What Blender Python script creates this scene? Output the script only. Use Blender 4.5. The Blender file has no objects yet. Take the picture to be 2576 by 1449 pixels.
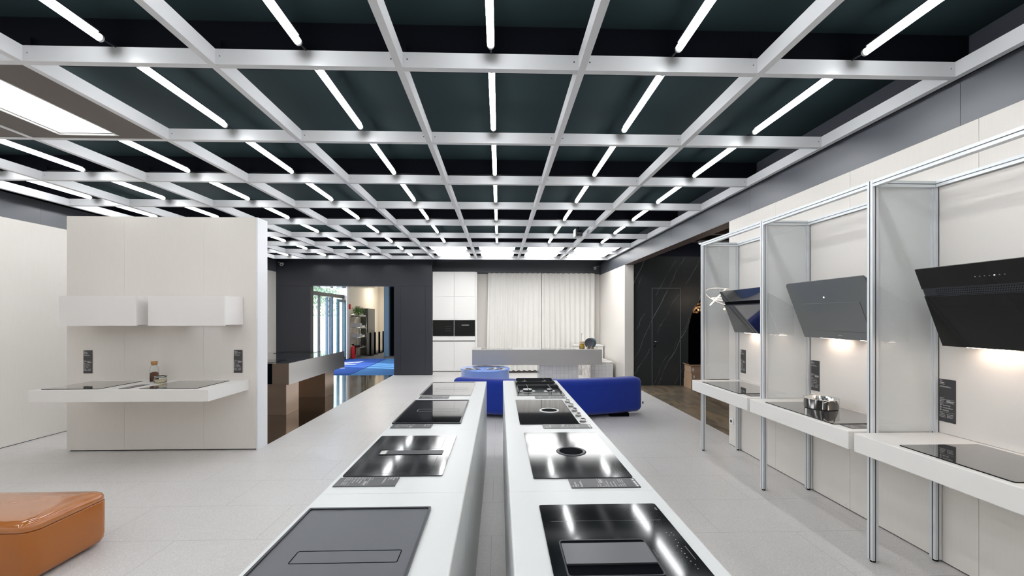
import bpy, bmesh, math, random
from math import sin, cos, pi, radians as R
from mathutils import Vector, Matrix
random.seed(7)
SC = bpy.context.scene
COL = SC.collection

# ---------------------------------------------------------------- camera
FPX = 1080.0                                   # focal length in pixels of a 2576 px wide frame
cd = bpy.data.cameras.new('camera'); cam = bpy.data.objects.new('camera', cd); COL.objects.link(cam)
cd.sensor_fit = 'HORIZONTAL'; cd.sensor_width = 36.0; cd.lens = FPX / 2576 * 36
cd.shift_y = (796.5 - 724.5) / 2576
cd.clip_start = 0.05; cd.clip_end = 300
cam.location = (0, 0, 1.70)
cam.rotation_euler = (R(90), 0, -math.atan(32 / FPX))
SC.camera = cam

# ---------------------------------------------------------------- view, world, sun
vs = SC.view_settings
vs.view_transform = 'Standard'; vs.look = 'None'; vs.gamma = 1; vs.use_curve_mapping = False
vs.exposure = 0.0
W = bpy.data.worlds.new('sky'); SC.world = W; W.use_nodes = True
wn = W.node_tree; wn.nodes.clear()
sky = wn.nodes.new('ShaderNodeTexSky'); sky.sky_type = 'NISHITA'; sky.sun_disc = False
sky.sun_elevation = R(38); sky.sun_rotation = R(250)
bg = wn.nodes.new('ShaderNodeBackground'); bg.inputs[1].default_value = 1.2
wo = wn.nodes.new('ShaderNodeOutputWorld')
wn.links.new(sky.outputs[0], bg.inputs[0]); wn.links.new(bg.outputs[0], wo.inputs[0])
sd = bpy.data.lights.new('sun', 'SUN'); sd.energy = 14.0; sd.angle = R(0.6); sd.color = (1, .95, .86)
sun = bpy.data.objects.new('sun', sd); COL.objects.link(sun)
sun.rotation_euler = Vector((-0.85, 0.28, 0.62)).to_track_quat('Z', 'Y').to_euler()
sun.location = (-20, 18, 12)
TUBE = 30.0        # emission of the ceiling tubes
PANEL = 6.0        # emission of the flat ceiling panels

# ---------------------------------------------------------------- materials
def newmat(name):
    m = bpy.data.materials.new(name); m.use_nodes = True
    b = m.node_tree.nodes['Principled BSDF']
    return m, m.node_tree, b
def mat(name, col, rough=.5, metal=0., spec=.5, coat=0., trans=0., ior=1.45, emit=None, es=0., alpha=1.):
    m, nt, b = newmat(name)
    b.inputs['Base Color'].default_value = (*col, 1); b.inputs['Roughness'].default_value = rough
    b.inputs['Metallic'].default_value = metal; b.inputs['Specular IOR Level'].default_value = spec
    b.inputs['Coat Weight'].default_value = coat; b.inputs['Transmission Weight'].default_value = trans
    b.inputs['IOR'].default_value = ior; b.inputs['Coat Roughness'].default_value = .03
    if emit: b.inputs['Emission Color'].default_value = (*emit, 1); b.inputs['Emission Strength'].default_value = es
    if rough < .38 or trans: return m
    # slight procedural variation of the surface finish
    n = nt.nodes.new('ShaderNodeTexNoise'); n.inputs['Scale'].default_value = 40
    t = nt.nodes.new('ShaderNodeTexCoord'); nt.links.new(t.outputs['Object'], n.inputs['Vector'])
    r = nt.nodes.new('ShaderNodeMapRange'); r.inputs['To Min'].default_value = max(0, rough - .02); r.inputs['To Max'].default_value = min(1, rough + .02)
    nt.links.new(n.outputs['Fac'], r.inputs['Value']); nt.links.new(r.outputs[0], b.inputs['Roughness'])
    return m
def N(nt, t, **k):
    n = nt.nodes.new(t)
    for a, v in k.items():
        if a == 'op': n.operation = v
        else: setattr(n, a, v)
    return n
def ramp(nt, fac, stops):
    r = nt.nodes.new('ShaderNodeValToRGB'); e = r.color_ramp.elements
    while len(e) < len(stops): e.new(.5)
    for i, (p, c) in enumerate(stops): e[i].position = p; e[i].color = (*c, 1)
    nt.links.new(fac, r.inputs[0]); return r.outputs[0]
def grainmat(name, c1, c2, sc=(60, 60, 2.2), rough=.5, spec=.4):
    m, nt, b = newmat(name); t = N(nt, 'ShaderNodeTexCoord'); mp = N(nt, 'ShaderNodeMapping')
    mp.inputs['Scale'].default_value = sc; nt.links.new(t.outputs['Object'], mp.inputs[0])
    n = N(nt, 'ShaderNodeTexNoise'); n.inputs['Scale'].default_value = 3; n.inputs['Detail'].default_value = 4
    nt.links.new(mp.outputs[0], n.inputs['Vector'])
    nt.links.new(ramp(nt, n.outputs['Fac'], [(.35, c1), (.65, c2)]), b.inputs['Base Color'])
    b.inputs['Roughness'].default_value = rough; b.inputs['Specular IOR Level'].default_value = spec
    return m
M = {}
M['cream'] = grainmat('cream_wood_panel', (.742, .706, .658), (.760, .724, .676), rough=.42)
M['seam'] = mat('panel_seam', (.16, .15, .145), .8)
M['cabinet'] = mat('cabinet_white', (.80, .79, .765), .35)
M['hoodwhite'] = mat('hood_cream', (.80, .775, .76), .4)
M['whiteedge'] = mat('white_edge_panel', (.80, .81, .84), .4)
M['darkwall'] = mat('anthracite_panel', (.036, .039, .049), .30, spec=.5)
M['fascia'] = mat('graphite_fascia', (.080, .087, .103), .38, spec=.9)
M['brownedge'] = mat('brown_soffit', (.09, .062, .055), .5)
M['deck'] = mat('ceiling_deck', (.014, .024, .027), .8, spec=.08)
M['black'] = mat('matte_black', (.0025, .003, .005), .8, spec=.05)
M['beam'] = mat('painted_aluminium_beam', (.70, .71, .73), .32, spec=.6)
M['screw'] = mat('steel_screw', (.35, .35, .36), .25, 1)
M['lamp'] = mat('led_tube', (.9, .9, .9), .5, emit=(.97, .985, 1.0), es=TUBE)
M['panel'] = mat('led_panel', (.9, .9, .9), .5, emit=(1, 1, 1), es=PANEL)
M['hatchpanel'] = mat('hatch_led', (.9, .9, .9), .5, emit=(1, .99, .98), es=5)
M['taupe'] = mat('taupe_ceiling_panel', (.135, .118, .105), .6)
M['island'] = mat('solid_surface_white', (.80, .815, .81), .28, spec=.5)
M['counter'] = mat('solid_surface_warm_white', (.79, .775, .75), .35)
M['glassblack'] = mat('black_ceramic_glass', (.004, .005, .006), .088, spec=.8)
M['glassblack2'] = mat('black_ceramic_glass_sharp', (.010, .011, .012), .04, spec=1.0, coat=1.0)
M['glassgrey'] = mat('matte_grey_glass', (.115, .12, .135), .42)
M['hobframe'] = mat('graphite_frame', (.05, .053, .06), .3, .6)
M['steel'] = mat('brushed_steel', (.62, .61, .60), .22, 1)
M['chrome'] = mat('polished_steel', (.80, .79, .77), .12, 1)
M['alu'] = mat('anodised_aluminium', (.70, .73, .75), .33, .25)
M['groove'] = mat('profile_groove', (.10, .11, .12), .6)
M['sign'] = mat('sign_black', (.030, .030, .034), .30, spec=.9)
M['ink'] = mat('sign_print_white', (.78, .78, .78), .5)
M['inkdim'] = mat('hob_print_grey', (.30, .30, .32), .5)
M['hoodgrey'] = mat('grey_frosted_glass', (.125, .134, .133), .30, spec=.5, coat=.4)
M['backboard'] = mat('warm_white_board', (.755, .722, .685), .45)
M['hoodblack'] = mat('satin_black_glass', (.010, .010, .010), .14, spec=.22, coat=.2)
M['ovenglass'] = mat('oven_glass', (.006, .007, .007), .06, spec=.35)
M['warmled'] = mat('warm_led', (.9, .9, .9), .5, emit=(1, .80, .66), es=15)
M['whitedot'] = mat('indicator_light', (.9, .9, .9), .5, emit=(.85, .9, 1), es=4)
M['sofa'] = mat('royal_blue_wool', (.008, .032, .30), .85, spec=.2)
M['sofa'].node_tree.nodes['Principled BSDF'].inputs['Sheen Weight'].default_value = .35
M['table'] = mat('sky_blue_lacquer', (.19, .33, .78), .22, coat=.3)
M['leather'] = mat('cognac_gloss_leather', (.38, .125, .022), .20, spec=.4, coat=.25)
M['cushion'] = mat('cognac_patent_leather', (.43, .145, .03), .11, spec=.5, coat=.8)
_nt = M['cushion'].node_tree; _n = _nt.nodes.new('ShaderNodeTexNoise'); _n.inputs['Scale'].default_value = 5; _t = _nt.nodes.new('ShaderNodeTexCoord'); _b = _nt.nodes.new('ShaderNodeBump'); _b.inputs['Strength'].default_value = .10; _b.inputs['Distance'].default_value = .02
_nt.links.new(_t.outputs['Object'], _n.inputs['Vector']); _nt.links.new(_n.outputs['Fac'], _b.inputs['Height']); _nt.links.new(_b.outputs[0], _nt.nodes['Principled BSDF'].inputs['Normal']); _nt.links.new(_b.outputs[0], _nt.nodes['Principled BSDF'].inputs['Coat Normal'])
M['stone'] = mat('grey_concrete_slab', (.40, .39, .375), .5)
M['curtain'] = mat('ivory_curtain', (.77, .755, .72), .9, spec=.1)
M['blackiron'] = mat('cast_iron', (.022, .024, .027), .38)
M['hobsteelglass'] = mat('grey_hob_glass', (.13, .14, .145), .15, spec=.6)
M['cork'] = mat('cork', (.42, .22, .09), .8)
M['lentil'] = mat('brown_lentils', (.16, .05, .025), .8)
M['flour'] = mat('cream_grains', (.72, .62, .42), .9)
M['pasta'] = mat('yellow_pasta', (.72, .45, .05), .7)
M['clear'] = mat('clear_glass', (.96, .98, .97), .02, trans=1, ior=1.3)
M['wood'] = mat('light_wood', (.62, .43, .24), .5)
M['plate_d'] = mat('plate_anthracite', (.05, .052, .065), .35)
M['plate_t'] = mat('plate_teal', (.10, .26, .27), .35)
M['paper'] = mat('magazine_paper', (.75, .74, .75), .5)
M['paper2'] = mat('magazine_print', (.12, .12, .14), .5)
M['card'] = mat('cardboard', (.46, .31, .20), .8)
M['outlet'] = mat('white_plastic', (.82, .82, .82), .35)
M['bluesteel'] = mat('blue_gate_paint', (.12, .20, .29), .4)
M['carpet'] = mat('blue_carpet', (.04, .125, .29), .95, spec=.1)
M['rug'] = mat('royal_blue_mat', (.018, .058, .24), .95, spec=.1)
M['greyfloor'] = mat('grey_carpet', (.10, .10, .105), .9)
M['hallwall'] = mat('hall_wall_cream', (.78, .72, .62), .7)
M['red'] = mat('extinguisher_red', (.62, .015, .02), .3)
M['pane'] = mat('window_glass', (.93, .98, 1), .0, trans=1, ior=1.05)
M['teal'] = mat('teal_frame', (.03, .10, .15), .4)
M['darkframe'] = mat('dark_window_frame', (.05, .055, .06), .4)
M['leaf'] = mat('leaves', (.10, .22, .05), .6)
M['treeleaf'] = mat('sunlit_tree_leaves', (.24, .32, .19), .6)
M['leaf2'] = mat('reddish_leaves', (.22, .10, .06), .6)
M['concrete'] = mat('outdoor_paving', (.55, .54, .50), .8)
M['navy'] = mat('navy_dark_room', (.006, .009, .028), .5)
M['brass'] = mat('brass', (.72, .50, .20), .25, 1)
M['amber'] = mat('amber_glass_lit', (.8, .5, .3), .4, emit=(1, .55, .25), es=3.0)
M['ringlight'] = mat('ring_light', (.9, .9, .9), .5, emit=(1, .80, .62), es=9)
M['roomlamp'] = mat('strip_light', (.9, .9, .9), .5, emit=(.95, .97, 1), es=7)
M['bronze'] = mat('bronze_steel', (.56, .43, .34), .24, .85)
M['white'] = mat('plain_white', (.8, .8, .79), .5)
M['green'] = mat('tile_grout', (.4, .4, .4), .6)

def terrazzo():
    m, nt, b = newmat('terrazzo_floor'); L = nt.links.new
    t = N(nt, 'ShaderNodeTexCoord'); o = t.outputs['Object']
    base = N(nt, 'ShaderNodeTexNoise'); base.inputs['Scale'].default_value = 1.3; base.inputs['Detail'].default_value = 5; L(o, base.inputs['Vector'])
    c0 = ramp(nt, base.outputs['Fac'], [(.3, (.635, .613, .60)), (.7, (.68, .66, .65))])
    v = N(nt, 'ShaderNodeTexVoronoi'); v.inputs['Scale'].default_value = 230; L(o, v.inputs['Vector'])
    sp = N(nt, 'ShaderNodeSeparateColor'); L(v.outputs['Color'], sp.inputs[0])
    g = N(nt, 'ShaderNodeMath', op='GREATER_THAN'); L(sp.outputs[0], g.inputs[0]); g.inputs[1].default_value = .90
    g2 = N(nt, 'ShaderNodeMath', op='LESS_THAN'); L(sp.outputs[1], g2.inputs[0]); g2.inputs[1].default_value = .07
    mx = N(nt, 'ShaderNodeMix', data_type='RGBA'); L(g.outputs[0], mx.inputs[0]); L(c0, mx.inputs[6]); mx.inputs[7].default_value = (.78, .77, .74, 1)
    mx2 = N(nt, 'ShaderNodeMix', data_type='RGBA'); L(g2.outputs[0], mx2.inputs[0]); L(mx.outputs[2], mx2.inputs[6]); mx2.inputs[7].default_value = (.54, .52, .51, 1)
    xs = N(nt, 'ShaderNodeSeparateXYZ'); L(o, xs.inputs[0])
    def M2(op, a, bb=0.):
        n = N(nt, 'ShaderNodeMath', op=op)
        for i, v in enumerate((a, bb)):
            if isinstance(v, (int, float)): n.inputs[i].default_value = v
            else: L(v, n.inputs[i])
        return n.outputs[0]
    row = M2('DIVIDE', M2('ADD', xs.outputs[1], 60.27), .6)
    jy = M2('LESS_THAN', M2('FRACT', row), .0028 / .6)
    par = M2('MULTIPLY', M2('FRACT', M2('MULTIPLY', M2('FLOOR', row), .5)), 1.2)
    jx = M2('LESS_THAN', M2('MODULO', M2('ADD', M2('ADD', xs.outputs[0], 60.66), par), 1.2), .0028)
    prev = M2('MAXIMUM', jx, jy)
    mx3 = N(nt, 'ShaderNodeMix', data_type='RGBA'); L(prev, mx3.inputs[0]); L(mx2.outputs[2], mx3.inputs[6]); mx3.inputs[7].default_value = (.36, .35, .34, 1)
    L(mx3.outputs[2], b.inputs['Base Color']); b.inputs['Roughness'].default_value = .33; b.inputs['Specular IOR Level'].default_value = .5
    return m
M['terrazzo'] = terrazzo()
def mirrorfloor():
    m, nt, b = newmat('polished_metal_floor'); L = nt.links.new
    t = N(nt, 'ShaderNodeTexCoord'); n = N(nt, 'ShaderNodeTexNoise'); n.inputs['Scale'].default_value = 1.1; L(t.outputs['Object'], n.inputs['Vector'])
    L(ramp(nt, n.outputs['Fac'], [(.3, (.46, .41, .34)), (.7, (.56, .52, .46))]), b.inputs['Base Color'])
    b.inputs['Metallic'].default_value = 1; b.inputs['Roughness'].default_value = .10
    bp = N(nt, 'ShaderNodeBump'); bp.inputs['Strength'].default_value = .03; L(n.outputs['Fac'], bp.inputs['Height']); L(bp.outputs[0], b.inputs['Normal'])
    return m
M['mirror'] = mirrorfloor()
def brownmarble():
    m, nt, b = newmat('brown_marble_floor'); L = nt.links.new
    t = N(nt, 'ShaderNodeTexCoord'); mp = N(nt, 'ShaderNodeMapping'); mp.inputs['Rotation'].default_value = (0, 0, .5); mp.inputs['Scale'].default_value = (2.2, .7, 1); L(t.outputs['Object'], mp.inputs[0])
    n = N(nt, 'ShaderNodeTexNoise'); n.inputs['Scale'].default_value = 1.6; n.inputs['Detail'].default_value = 9; n.inputs['Distortion'].default_value = 1.5; L(mp.outputs[0], n.inputs['Vector'])
    L(ramp(nt, n.outputs['Fac'], [(.34, (.085, .072, .055)), (.50, (.17, .145, .11)), (.58, (.27, .19, .11)), (.66, (.20, .19, .155))]), b.inputs['Base Color'])
    b.inputs['Roughness'].default_value = .30; return m
M['brownfloor'] = brownmarble()
def marble():
    # black stone with thin slanted white veins
    m, nt, b = newmat('black_veined_marble'); L = nt.links.new
    t = N(nt, 'ShaderNodeTexCoord'); o = t.outputs['Object']
    n1 = N(nt, 'ShaderNodeTexNoise'); n1.inputs['Scale'].default_value = 1.6; n1.inputs['Detail'].default_value = 6; L(o, n1.inputs['Vector'])
    xs = N(nt, 'ShaderNodeSeparateXYZ'); L(o, xs.inputs[0])
    def veins(sx, sz, amp, per, ph, wid):
        a = N(nt, 'ShaderNodeMath', op='MULTIPLY'); L(xs.outputs[0], a.inputs[0]); a.inputs[1].default_value = sx
        c = N(nt, 'ShaderNodeMath', op='MULTIPLY_ADD'); L(xs.outputs[2], c.inputs[0]); c.inputs[1].default_value = sz; L(a.outputs[0], c.inputs[2])
        w = N(nt, 'ShaderNodeMath', op='MULTIPLY_ADD'); L(n1.outputs['Fac'], w.inputs[0]); w.inputs[1].default_value = amp; L(c.outputs[0], w.inputs[2])
        s = N(nt, 'ShaderNodeMath', op='MULTIPLY_ADD'); L(w.outputs[0], s.inputs[0]); s.inputs[1].default_value = 1 / per; s.inputs[2].default_value = ph + 20
        f = N(nt, 'ShaderNodeMath', op='FRACT'); L(s.outputs[0], f.inputs[0])
        d = N(nt, 'ShaderNodeMath', op='SUBTRACT'); L(f.outputs[0], d.inputs[0]); d.inputs[1].default_value = .5
        e = N(nt, 'ShaderNodeMath', op='ABSOLUTE'); L(d.outputs[0], e.inputs[0])
        r = N(nt, 'ShaderNodeMapRange'); L(e.outputs[0], r.inputs[0]); r.inputs['From Min'].default_value = 0; r.inputs['From Max'].default_value = wid / per; r.inputs['To Min'].default_value = 1; r.inputs['To Max'].default_value = 0
        return r.outputs[0]
    v1 = veins(1, -.50, .20, .92, .15, .007); v2 = veins(1, -.56, .34, .57, .6, .0045)
    n2 = N(nt, 'ShaderNodeTexNoise'); n2.inputs['Scale'].default_value = 1.9; n2.inputs['Detail'].default_value = 4; L(o, n2.inputs['Vector'])
    k = N(nt, 'ShaderNodeMapRange'); L(n2.outputs['Fac'], k.inputs[0]); k.inputs['From Min'].default_value = .44; k.inputs['From Max'].default_value = .62
    mm = N(nt, 'ShaderNodeMath', op='MULTIPLY'); L(v2, mm.inputs[0]); L(k.outputs[0], mm.inputs[1])
    k2 = N(nt, 'ShaderNodeMapRange'); L(n2.outputs['Fac'], k2.inputs[0]); k2.inputs['From Min'].default_value = .62; k2.inputs['From Max'].default_value = .42
    m1 = N(nt, 'ShaderNodeMath', op='MULTIPLY'); L(v1, m1.inputs[0]); L(k2.outputs[0], m1.inputs[1])
    mx = N(nt, 'ShaderNodeMath', op='MAXIMUM'); L(m1.outputs[0], mx.inputs[0]); L(mm.outputs[0], mx.inputs[1])
    ms = N(nt, 'ShaderNodeMath', op='MULTIPLY'); L(mx.outputs[0], ms.inputs[0]); ms.inputs[1].default_value = .8
    c = N(nt, 'ShaderNodeMix', data_type='RGBA'); L(ms.outputs[0], c.inputs[0]); c.inputs[6].default_value = (.033, .038, .040, 1); c.inputs[7].default_value = (.62, .64, .64, 1)
    L(c.outputs[2], b.inputs['Base Color']); b.inputs['Roughness'].default_value = .42
    return m
M['marble'] = marble()
def tiles():
    m, nt, b = newmat('small_square_tiles'); L = nt.links.new
    t = N(nt, 'ShaderNodeTexCoord'); mp = N(nt, 'ShaderNodeMapping'); mp.inputs['Rotation'].default_value = (R(90), 0, 0); L(t.outputs['Object'], mp.inputs[0])
    br = N(nt, 'ShaderNodeTexBrick'); L(mp.outputs[0], br.inputs['Vector']); br.offset = 0; br.inputs['Scale'].default_value = 1
    br.inputs['Brick Width'].default_value = .097; br.inputs['Row Height'].default_value = .097; br.inputs['Mortar Size'].default_value = .0025
    br.inputs['Color1'].default_value = (.76, .76, .76, 1); br.inputs['Color2'].default_value = (.69, .69, .70, 1); br.inputs['Mortar'].default_value = (.46, .46, .46, 1)
    L(br.outputs['Color'], b.inputs['Base Color']); b.inputs['Roughness'].default_value = .2
    return m
M['tiles'] = tiles()
def whitemarble():
    m, nt, b = newmat('white_veined_stone'); L = nt.links.new
    t = N(nt, 'ShaderNodeTexCoord'); n = N(nt, 'ShaderNodeTexNoise'); n.inputs['Scale'].default_value = 2.2; n.inputs['Detail'].default_value = 8; n.inputs['Distortion'].default_value = 2.; L(t.outputs['Object'], n.inputs['Vector'])
    L(ramp(nt, n.outputs['Fac'], [(.40, (.74, .72, .69)), (.49, (.50, .47, .44)), (.53, (.74, .72, .69)), (.7, (.78, .76, .73))]), b.inputs['Base Color'])
    b.inputs['Roughness'].default_value = .2; return m
M['whitestone'] = whitemarble()
def perforated():
    # light grey sheet with staggered round holes
    m, nt, b = newmat('perforated_sheet'); L = nt.links.new
    b.inputs['Base Color'].default_value = (.77, .79, .79, 1); b.inputs['Roughness'].default_value = .5
    t = N(nt, 'ShaderNodeTexCoord'); xs = N(nt, 'ShaderNodeSeparateXYZ'); L(t.outputs['Object'], xs.inputs[0])
    p = .0066
    def M2(op, a, bb):
        n = N(nt, 'ShaderNodeMath', op=op)
        for i, v in enumerate((a, bb)):
            if isinstance(v, (int, float)): n.inputs[i].default_value = v
            else: L(v, n.inputs[i])
        return n.outputs[0]
    u = M2('DIVIDE', M2('ADD', xs.outputs[0], 10), p); v = M2('DIVIDE', M2('ADD', xs.outputs[2], 10), p)
    def hole(du, dv):
        a = M2('SUBTRACT', M2('FRACT', M2('ADD', u, du), 0), .5); c = M2('SUBTRACT', M2('FRACT', M2('ADD', v, dv), 0), .5)
        return M2('ADD', M2('MULTIPLY', a, a), M2('MULTIPLY', c, c))
    d = M2('MINIMUM', hole(0, 0), hole(.5, .5))
    h = M2('LESS_THAN', d, .205 ** 2)
    tr = N(nt, 'ShaderNodeBsdfTransparent'); ms = N(nt, 'ShaderNodeMixShader'); out = nt.nodes['Material Output']
    L(h, ms.inputs[0]); L(b.outputs[0], ms.inputs[1]); L(tr.outputs[0], ms.inputs[2]); L(ms.outputs[0], out.inputs[0])
    return m
M['perf'] = perforated()

# ---------------------------------------------------------------- mesh helpers
def bm_new(): return bmesh.new()
def box(bm, x0, x1, y0, y1, z0, z1, mi=0):
    v = [bm.verts.new(p) for p in ((x0, y0, z0), (x1, y0, z0), (x1, y1, z0), (x0, y1, z0), (x0, y0, z1), (x1, y0, z1), (x1, y1, z1), (x0, y1, z1))]
    for f in ((3, 2, 1, 0), (4, 5, 6, 7), (0, 1, 5, 4), (1, 2, 6, 5), (2, 3, 7, 6), (3, 0, 4, 7)):
        q = bm.faces.new([v[i] for i in f]); q.material_index = mi
def bevel(bm, w, seg=2, angle=30):
    es = [e for e in bm.edges if len(e.link_faces) == 2 and e.calc_face_angle(0) > R(angle)]
    bmesh.ops.bevel(bm, geom=es, offset=w, segments=seg, profile=.5, affect='EDGES', clamp_overlap=True)
def rbox(bm, x0, x1, y0, y1, z0, z1, w=.004, seg=2, mi=0):
    b = bmesh.new(); box(b, x0, x1, y0, y1, z0, z1, mi); bevel(b, w, seg); merge(bm, b)
def merge(bm, b):
    me = bpy.data.meshes.new('tmp'); b.to_mesh(me); b.free(); bm.from_mesh(me); bpy.data.meshes.remove(me)
def prism(bm, pts, axis, a0, a1, mi=0):
    # pts in the two other axes (in order), extruded along axis from a0 to a1
    def P(p, a):
        if axis == 'z': return (p[0], p[1], a)
        if axis == 'y': return (p[0], a, p[1])
        return (a, p[0], p[1])
    lo = [bm.verts.new(P(p, a0)) for p in pts]; hi = [bm.verts.new(P(p, a1)) for p in pts]
    f = bm.faces.new(lo); f.material_index = mi; g = bm.faces.new(hi[::-1]); g.material_index = mi
    n = len(pts)
    for i in range(n):
        q = bm.faces.new([lo[i], hi[i], hi[(i + 1) % n], lo[(i + 1) % n]]); q.material_index = mi
    bmesh.ops.recalc_face_normals(bm, faces=bm.faces)
def cyl(bm, p0, p1, r, seg=16, r2=None, mi=0, cap=True):
    p0, p1 = Vector(p0), Vector(p1); r2 = r if r2 is None else r2; d = (p1 - p0).normalized()
    a = d.orthogonal().normalized(); b = d.cross(a)
    A = [bm.verts.new(p0 + (a * cos(t) + b * sin(t)) * r) for t in (2 * pi * i / seg for i in range(seg))]
    B = [bm.verts.new(p1 + (a * cos(t) + b * sin(t)) * r2) for t in (2 * pi * i / seg for i in range(seg))]
    for i in range(seg):
        q = bm.faces.new([A[i], A[(i + 1) % seg], B[(i + 1) % seg], B[i]]); q.material_index = mi; q.smooth = True
    if cap:
        f = bm.faces.new(A[::-1]); f.material_index = mi; g = bm.faces.new(B); g.material_index = mi
def tube(bm, pts, r, seg=8, closed=False, mi=0):
    pts = [Vector(p) for p in pts]; n = len(pts); rings = []; up = None
    for i, p in enumerate(pts):
        a = pts[(i - 1) % n] if (closed or i > 0) else p; c = pts[(i + 1) % n] if (closed or i < n - 1) else p
        d = (c - a).normalized()
        if up is None: up = d.orthogonal().normalized()
        up = (up - d * up.dot(d)).normalized(); s = d.cross(up)
        rings.append([bm.verts.new(p + (up * cos(t) + s * sin(t)) * r) for t in (2 * pi * k / seg for k in range(seg))])
    m = n if closed else n - 1
    for i in range(m):
        A, B = rings[i], rings[(i + 1) % n]
        for k in range(seg):
            q = bm.faces.new([A[k], A[(k + 1) % seg], B[(k + 1) % seg], B[k]]); q.smooth = True; q.material_index = mi
    if not closed:
        bm.faces.new(rings[0][::-1]).material_index = mi; bm.faces.new(rings[-1]).material_index = mi
def lathe(bm, prof, c=(0, 0, 0), seg=32, mi=0, mat4=None):
    rings = []; c = Vector(c); new = []
    for r, z in prof:
        if r < 1e-5: vv = [bm.verts.new(c + Vector((0, 0, z)))]
        else: vv = [bm.verts.new(c + Vector((r * cos(t), r * sin(t), z))) for t in (2 * pi * k / seg for k in range(seg))]
        rings.append(vv); new += vv
    for A, B in zip(rings, rings[1:]):
        for k in range(seg):
            k2 = (k + 1) % seg
            if len(A) == 1 and len(B) == 1: continue
            if len(A) == 1: f = [A[0], B[k2], B[k]]
            elif len(B) == 1: f = [A[k], A[k2], B[0]]
            else: f = [A[k], A[k2], B[k2], B[k]]
            q = bm.faces.new(f); q.smooth = True; q.material_index = mi
    if mat4 is not None: bmesh.ops.transform(bm, matrix=mat4, verts=new)
def rrect(x0, x1, y0, y1, r, n=6):
    out = []
    for cx, cy, a in ((x1 - r, y0 + r, -90), (x1 - r, y1 - r, 0), (x0 + r, y1 - r, 90), (x0 + r, y0 + r, 180)):
        for i in range(n + 1):
            t = R(a + 90 * i / n); out.append((cx + r * cos(t), cy + r * sin(t)))
    return out
def ringprism(bm, outer, inner, z0, z1, mi=0):
    n = len(outer); V = []
    for pts, z in ((outer, z0), (outer, z1), (inner, z0), (inner, z1)): V.append([bm.verts.new((p[0], p[1], z)) for p in pts])
    for i in range(n):
        j = (i + 1) % n
        for a, b in ((0, 1), (1, 3), (3, 2), (2, 0)):
            bm.faces.new([V[a][i], V[a][j], V[b][j], V[b][i]]).material_index = mi
    bmesh.ops.recalc_face_normals(bm, faces=bm.faces)

def wloc(o):
    v = Vector(o.location)
    while o.parent: o = o.parent; v += Vector(o.location)
    return v
def obj(name, bm, mats, parent=None, local=False, bev=0):
    """links bm as ONE mesh object; world coordinates unless local"""
    if bev: bevel(bm, bev, 2)
    if parent is not None and not local:
        bmesh.ops.translate(bm, vec=-wloc(parent), verts=bm.verts)
    me = bpy.data.meshes.new(name); bm.to_mesh(me); bm.free()
    for m in (mats if isinstance(mats, (list, tuple)) else [mats]): me.materials.append(M[m] if isinstance(m, str) else m)
    o = bpy.data.objects.new(name, me); COL.objects.link(o)
    if parent is not None: o.parent = parent
    return o
def tag(o, label, cat, group=None):
    o['label'] = label; o['category'] = cat
    if group: o['group'] = group
    return o
def thing(name, loc, label, cat, group=None):
    o = bpy.data.objects.new(name, None); COL.objects.link(o); o.location = loc; o.empty_display_size = .1
    return tag(o, label, cat, group)
def struct(name, bm, mats, label=None):
    o = obj(name, bm, mats); o['kind'] = 'structure'
    if label: o['label'] = label
    return o
def bx(*a, bev=0):
    b = bm_new(); box(b, *a)
    if bev: bevel(b, bev, 2)
    return b
def dup(root, loc, label, group=None, rotz=None):
    def cp(o, par):
        c = o.copy(); COL.objects.link(c); c.parent = par
        for ch in list(o.children): cp(ch, c)
        return c
    r = cp(root, None); r.location = loc; r['label'] = label
    if group: r['group'] = group
    if rotz is not None: r.rotation_euler = (0, 0, rotz)
    return r

_tc = {}
def textmesh(s, size):
    """flat mesh of a piece of writing, origin at its left baseline"""
    k = (s, size)
    if k in _tc: return _tc[k]
    c = bpy.data.curves.new('writing', 'FONT'); c.body = s; c.size = size; c.extrude = 0; c.resolution_u = 2; c.offset = size * .012
    o = bpy.data.objects.new('writing', c); COL.objects.link(o)
    bpy.context.view_layer.update()
    me = bpy.data.meshes.new_from_object(o.evaluated_get(bpy.context.evaluated_depsgraph_get()))
    bpy.data.objects.remove(o); bpy.data.curves.remove(c); _tc[k] = me
    return me
def addtext(bm, s, size, x, y, z=.0045):
    me = textmesh(s, size); n0 = len(bm.verts); bm.from_mesh(me); bm.verts.ensure_lookup_table()
    vs_ = bm.verts[n0:]
    bmesh.ops.translate(bm, vec=(x, y, z), verts=vs_)
def bar(bm, x0, x1, y, h=.002, z=.0045):
    v = [bm.verts.new(p) for p in ((x0, y - h / 2, z), (x1, y - h / 2, z), (x1, y + h / 2, z), (x0, y + h / 2, z))]
    bm.faces.new(v)

# ---------------------------------------------------------------- heights and grid
G = 3.27
YB = [-3.10, -1.94, -.78, .39, 1.56, 2.724, 3.892, 5.089, 6.253, 7.398, 8.568, 9.64, 10.70, 11.81]
XB = [3.007, 1.69, .527, -.631, -1.79, -2.95, -4.11, -5.27, -6.108]
BW = .0225; BH = .098
YBACK = 12.55; YN = -3.6; XL = -6.42; XR = 3.07; WT = 2.97

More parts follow.
